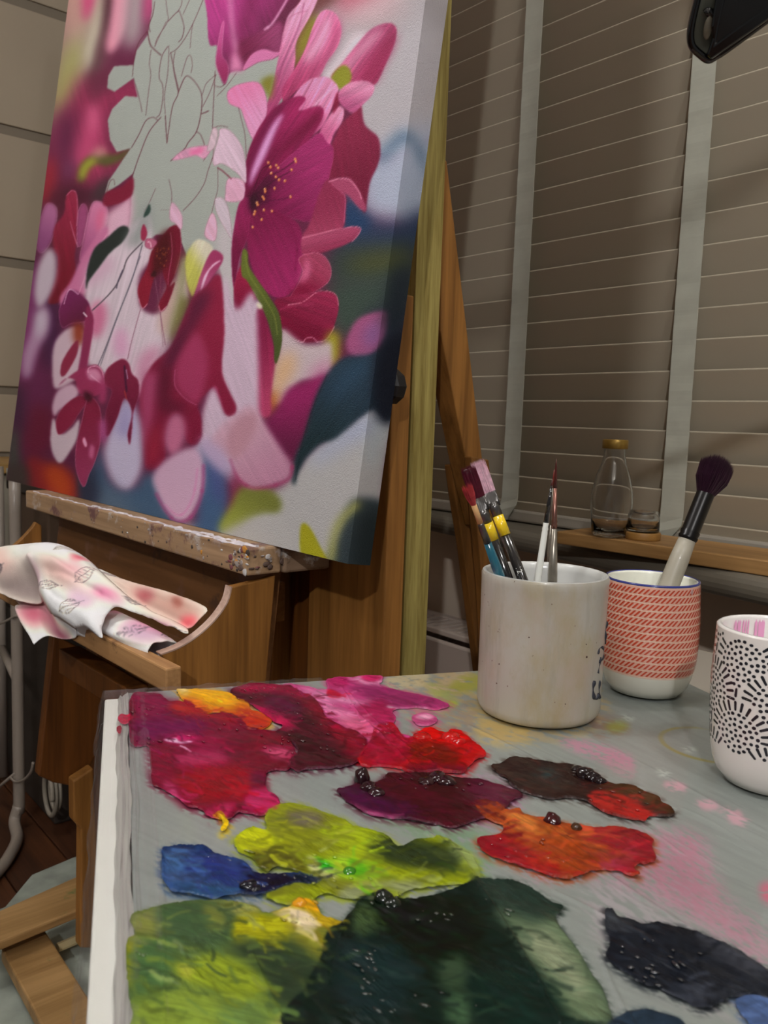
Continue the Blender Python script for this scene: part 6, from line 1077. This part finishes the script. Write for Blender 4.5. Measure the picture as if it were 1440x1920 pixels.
prism('case_edge', [oP(x, y, .0048) for x, y in ((1352, -60), (1338, 20), (1334, 50), (1336, 72), (1325, 104), (1334, 112), (1400, 66), (1440, 38), (1560, -50), (1550, -60), (1440, 12), (1380, 54), (1342, 82), (1349, 44), (1358, 6), (1368, -60))], -nph*.004, m_case, ph, .001)
V, F = lathe([(0, .0056, .0022), (.002, .0058, .0024), (.0026, .005, .0018)], oP(1327, 52, .0008), nph, 24, uax=oP(1330, 30)-oP(1322, 78)); mk('lens', V, F, mat('lens_face', (104, 98, 84), rough=.2, coat=.6), ph, smooth=True)
V, F = tube(spline([oP(x, y, .001) for x, y in ((1322, 26), (1328, 22), (1336, 30), (1340, 44)) ], False), .0024, 8); mk('lens_shade', V, F, m_case, ph, smooth=True)
# stand with the two arms; the second holds an added panel, out of the picture
stnd = thing('overhead_stand', (.42, .30, -.75), 'black floor stand whose arms carry the phone and a tablet above the table', 'stand')
m_st = mat('black_metal', (24, 24, 24), rough=.4, metal=.3)
for nm_, P_l, r_ in (('pole', [(.42, .30, -.73), (.42, .30, 1.20)], .011), ('arm', [(.42, .30, .75), tuple(oP(1500, -110, -.004)), tuple(oP(1480, -50, -.004))], .006), ('arm', [(.42, .30, .98), (.30, -.30, .98), (.125, -.365, .98)], .008)):
    V, F = tube(P_l, r_, 12); mk(nm_, V, F, m_st, stnd, smooth=True)
V, F = lathe([(0, .16), (.012, .16), (.018, .15), (.02, .012)], (.42, .30, -.7499), (0, 0, 1), 40); mk('base_plate', V, F, m_st, stnd)
q0 = np.array([(LAMP_A[0]-.872)/2, (LAMP_A[1]+1.15)/2, .0]); ld = _n(np.array([LAMP_A[0]-q0[0], LAMP_A[1]-q0[1], 0])); tv = np.array([-ld[1], ld[0], 0]); TW = .050
tag(prism('tablet', [q0+tv*TW+np.array([0, 0, .735]), q0-tv*TW+np.array([0, 0, .735]), q0-tv*TW+np.array([0, 0, 1.235]), q0+tv*TW+np.array([0, 0, 1.235])], -ld*.012, m_st, None, .004), 'dark tablet clamped upright on the stand arm above the camera', 'tablet')  # unseen panel added to cast the shadow band on the blind

tp = q0+tv*(TW+.006)+np.array([0, 0, 1.16]); V, F = tube([tp+tv*.001, tp+tv*.048], .042, 14); mk('lobe_blocker', V, F, m_st, stnd, smooth=True)  # unseen drum added to shape the side lobe of that shadow
# ------------------------------------------------------------------ paint rag over the tray
rg = Ras(-60, 980, 500, 300, (214, 206, 190)); c_ = rg.fill; RG = (0, 900, 4.8)     # RG: crop 0..200 x 900..1300
R5 = (0, 880, 2.5714)
HH = Ras(-60, 980, 500, 300, (0, 0, 0))
c_(O, "-80,960 480,960 480,1300 -80,1300", (226, 222, 206), 1, raw=True)
for t_, cl_, bl_ in (("0,440 60,430 130,480 100,540 20,560", (206, 160, 150), 14), ("130,420 200,400 260,440 200,480", (204, 190, 192), 12), ("410,480 450,470 460,500 420,520", (196, 96, 110), 4), ("360,540 430,530 480,560 440,600 360,590", (206, 130, 144), 12), ("250,510 330,520 420,600 480,650 560,660 480,690 380,640 260,570", (206, 158, 150), 12), ("500,640 600,650 620,680 540,690", (204, 110, 146), 6), ("210,500 240,560 240,620 210,600", (190, 150, 180), 8), ("80,670 210,650 220,740 160,760 110,720", (176, 84, 104), 10), ("220,640 260,740 330,790 250,790 225,720", (112, 50, 70), 5), ("0,560 120,530 200,510 205,620 100,620 0,600", (130, 116, 112), 8), ("560,770 640,730 760,760 880,800 760,830 700,840 620,820", (180, 150, 168), 8), ("600,740 700,735 830,770 800,790 700,760", (196, 112, 150), 6), ("520,520 640,560 900,650 1000,690 920,760 760,690 640,620", (160, 112, 100), 14), ("660,600 760,610 700,640", (150, 60, 70), 6), ("840,630 900,650 860,670", (132, 60, 50), 5), ("870,730 950,720 940,760 890,760", (210, 80, 90), 5), ("420,650 520,690 480,740 380,700", (196, 168, 186), 8)):
    c_(R5, t_, cl_, bl_)

ink = (66, 60, 66)
def feather(cx, cy, l, w_, an, ff=R5, n=4):
    ca, sa = math.cos(an), math.sin(an); 
    for s in (1, -1): rg.line(ff, [( (cx+x*l*ca-s*w_*math.sin(x*3.1)*sa)/ff[2]+ff[0], (cy+x*l*sa+s*w_*math.sin(x*3.1)*ca)/ff[2]+ff[1]) for x in np.linspace(0, 1, 8)], ink, .9, .5, .8)
    for i in range(n*2):
        x = .1+.8*i/(n*2); rg.line(ff, [((cx+x*l*ca+w_*.9*math.sin(x*3.1)*sa)/ff[2]+ff[0], (cy+x*l*sa-w_*.9*math.sin(x*3.1)*ca)/ff[2]+ff[1]), ((cx+(x+.12)*l*ca-w_*.9*math.sin(x*3.1)*sa)/ff[2]+ff[0], (cy+(x+.12)*l*sa+w_*.9*math.sin(x*3.1)*ca)/ff[2]+ff[1])], ink, .7, .4, .7, raw=True)
    rg.line(ff, [((cx+x*l*ca)/ff[2]+ff[0], (cy+x*l*sa)/ff[2]+ff[1]) for x in (-.05, .5, 1.25)], ink, .8, .4, .8)
for a_ in ((330, 465, 90, 16, -.45), (430, 620, 110, 30, -.7), (220, 610, 120, 18, .15), (335, 735, 110, 28, -.25), (10, 545, 60, 10, -.4), (560, 795, 150, 22, -.2), (780, 800, 100, 16, -.1), (520, 535, 60, 10, .1), (630, 655, 60, 12, .1)): feather(*a_)
# folds as a height field: each ridge or hollow is laid in with a soft brush
def hf(ff, t_, v_, bl_): 
    r_ = HH.mask(spline(HH.pts(ff, t_)), bl_); HH.im[r_[0]][..., 0] += r_[1]*v_
def hl(ff, t_, v_, wd):
    tmp = Ras(-60, 980, 500, 300, (0, 0, 0)); tmp.line(ff, t_, (1, 1, 1), wd, wd*.8); HH.im[..., 0] += gauss(tmp.im[..., 0], 1.5)*v_
hf(R5, "0,430 150,400 330,400 480,500 640,640 560,660 400,600 240,520 60,560 0,560", .020, 10)
hf(R5, "215,500 330,520 480,640 620,690 540,750 500,830 400,780 300,720 215,620", .016, 8)
hf(R5, "0,560 200,520 205,640 60,610 0,590", -.012, 5); hf(R5, "225,640 280,740 380,800 260,800 215,720", -.012, 4)
hf(R5, "560,780 640,740 760,770 880,800 780,880 700,890 620,850", .010, 6)
for t_, v_, w_ in (("215,500 220,560 215,620 300,720 400,790", .005, 5), ("330,520 480,620 600,670", .004, 5), ("0,575 100,545 215,495", .006, 5), ("80,680 170,850", .003, 4), ("170,850 250,810 380,805", .004, 4), ("150,470 300,440 420,500", .003, 8), ("300,560 420,600 540,660", -.004, 5), ("260,600 330,680 440,720", -.003, 5), ("460,520 640,650", .004, 5), ("560,540 760,600 1000,680", .004, 8), ("640,620 800,700 900,750", -.004, 6)): hl(R5, t_, v_, w_)
HH.im[..., 0] = gauss(HH.im[..., 0], 2.6)*1.15
rag = thing('paint_rag', oY(150, 1230, .37), 'white rag printed with dark feathers and stained pink, draped over the easel tray', 'cloth')
cn = _n(np.array([.10, -.62, .78])); cp = np.array([-1.05, .405, .004])
def layer(outl, off, bulge, ff=R5, dz=0):
    P2 = HH.pts(ff, outl); P2 = spline(P2); Pw = np.array([on(x, y, cn, cp+cn*off) for x, y in P2]); e1 = _n(np.array([1, 0, 0])-cn*cn[0]); e2 = np.cross(cn, e1); q = Pw-cp; u_ = q@e1; v_ = q@e2
    st = .0016; nu_ = int((u_.max()-u_.min())/st)+6; nv_ = int((v_.max()-v_.min())/st)+6; UU, VV = np.meshgrid(np.linspace(u_.min()-.004, u_.max()+.004, nu_), np.linspace(v_.min()-.004, v_.max()+.004, nv_))
    W = cp+cn*off+UU.ravel()[:, None]*e1+VV.ravel()[:, None]*e2; px_, py_ = proj(W); tm = Ras(-60, 980, 500, 300, (0, 0, 0)); tm.fill(None, P2, (1, 1, 1), .7, raw=True); Mv = tm.sample(px_, py_)[:, 0]; ok = Mv > .45
    sof = gauss(tm.im[..., 0], 7); ed = tm.sample(px_, py_, sof); h_ = HH.sample(px_, py_)[:, 0]; hh = h_+bulge*(np.clip(ed*2-1, 0, 1))**.5+.0012*(fbm(UU.ravel()*90, VV.ravel()*90, 12, 3)-.5)
    Wd = W+cn*hh[:, None]; F = gridfaces(nu_, nv_); F = F[ok[F].all(1)]; us = np.unique(F); rm = -np.ones(len(W), int); rm[us] = np.arange(len(us)); return soften_rim(Wd[us], rm[F], 14), rm[F], alb(rg.sample(px_[us], py_[us]))
ls = [layer("-60,430 0,420 100,402 200,395 280,388 340,400 400,430 460,470 520,530 570,580 640,640 700,660 740,690 820,720 910,770 905,800 860,790 760,740 660,705 590,705 545,745 520,800 505,840 450,800 380,790 300,740 230,680 205,630 120,632 60,625 0,600 -60,590", .012, .006),
      layer("500,500 600,540 740,575 860,610 1005,675 990,705 950,745 900,775 820,740 740,700 650,650 560,580 500,540", -.004, .003),
      layer("70,660 110,650 205,640 225,620 330,720 380,790 300,795 240,800 185,835 168,862 150,820 100,740", -.006, .002),
      layer("60,600 200,620 420,740 520,800 520,850 440,830 360,800 240,760 100,660", -.012, .002)]
Vs = []; Fs = []; Cs = []; n0 = 0
for V, F, Cq in ls: Vs.append(V); Fs.append(F+n0); Cs.append(Cq); n0 += len(V)
rp = [on(x, y, cn, cp+cn*o_) for x, y, o_ in ((212, 1168, -.006), (240, 1184, -.002), (268, 1200, .0), (290, 1212, .0), (304, 1220, .0))]; rp2 = spline(rp, False, 8); V = []; nr_ = 44
for i, p in enumerate(rp2):
    d_ = _n(rp2[min(i+1, len(rp2)-1)]-rp2[max(i-1, 0)]); _, u_, v_ = frame_axes(d_); tt = i/len(rp2)
    for k in range(nr_): a_ = 2*math.pi*k/nr_; q_ = 1+.10*math.sin(a_*3+tt*4)+.05*math.sin(a_*7+tt*9); V.append(p+(u_*math.cos(a_)*.019+v_*math.sin(a_)*.0125)*q_*(1-.12*tt))
V = np.array(V); i_ = np.arange(len(rp2)-1)[:, None]*nr_+np.arange(nr_)[None]; j_ = np.arange(len(rp2)-1)[:, None]*nr_+(np.arange(nr_)[None]+1) % nr_; F = np.stack([i_, j_, j_+nr_, i_+nr_], -1).reshape(-1, 4); X_, Y_ = proj(V)
Vs.append(V); Fs.append(F+n0); Cs.append(alb(rg.sample(X_, Y_))); n0 += len(V)
mk('rag_cloth', np.vstack(Vs), np.vstack(Fs), mat('rag_cotton', attr='col', rough=.9, spec=.15, bump=.3, bscale=700), rag, smooth=True, cols=np.vstack(Cs), solid=.0012)
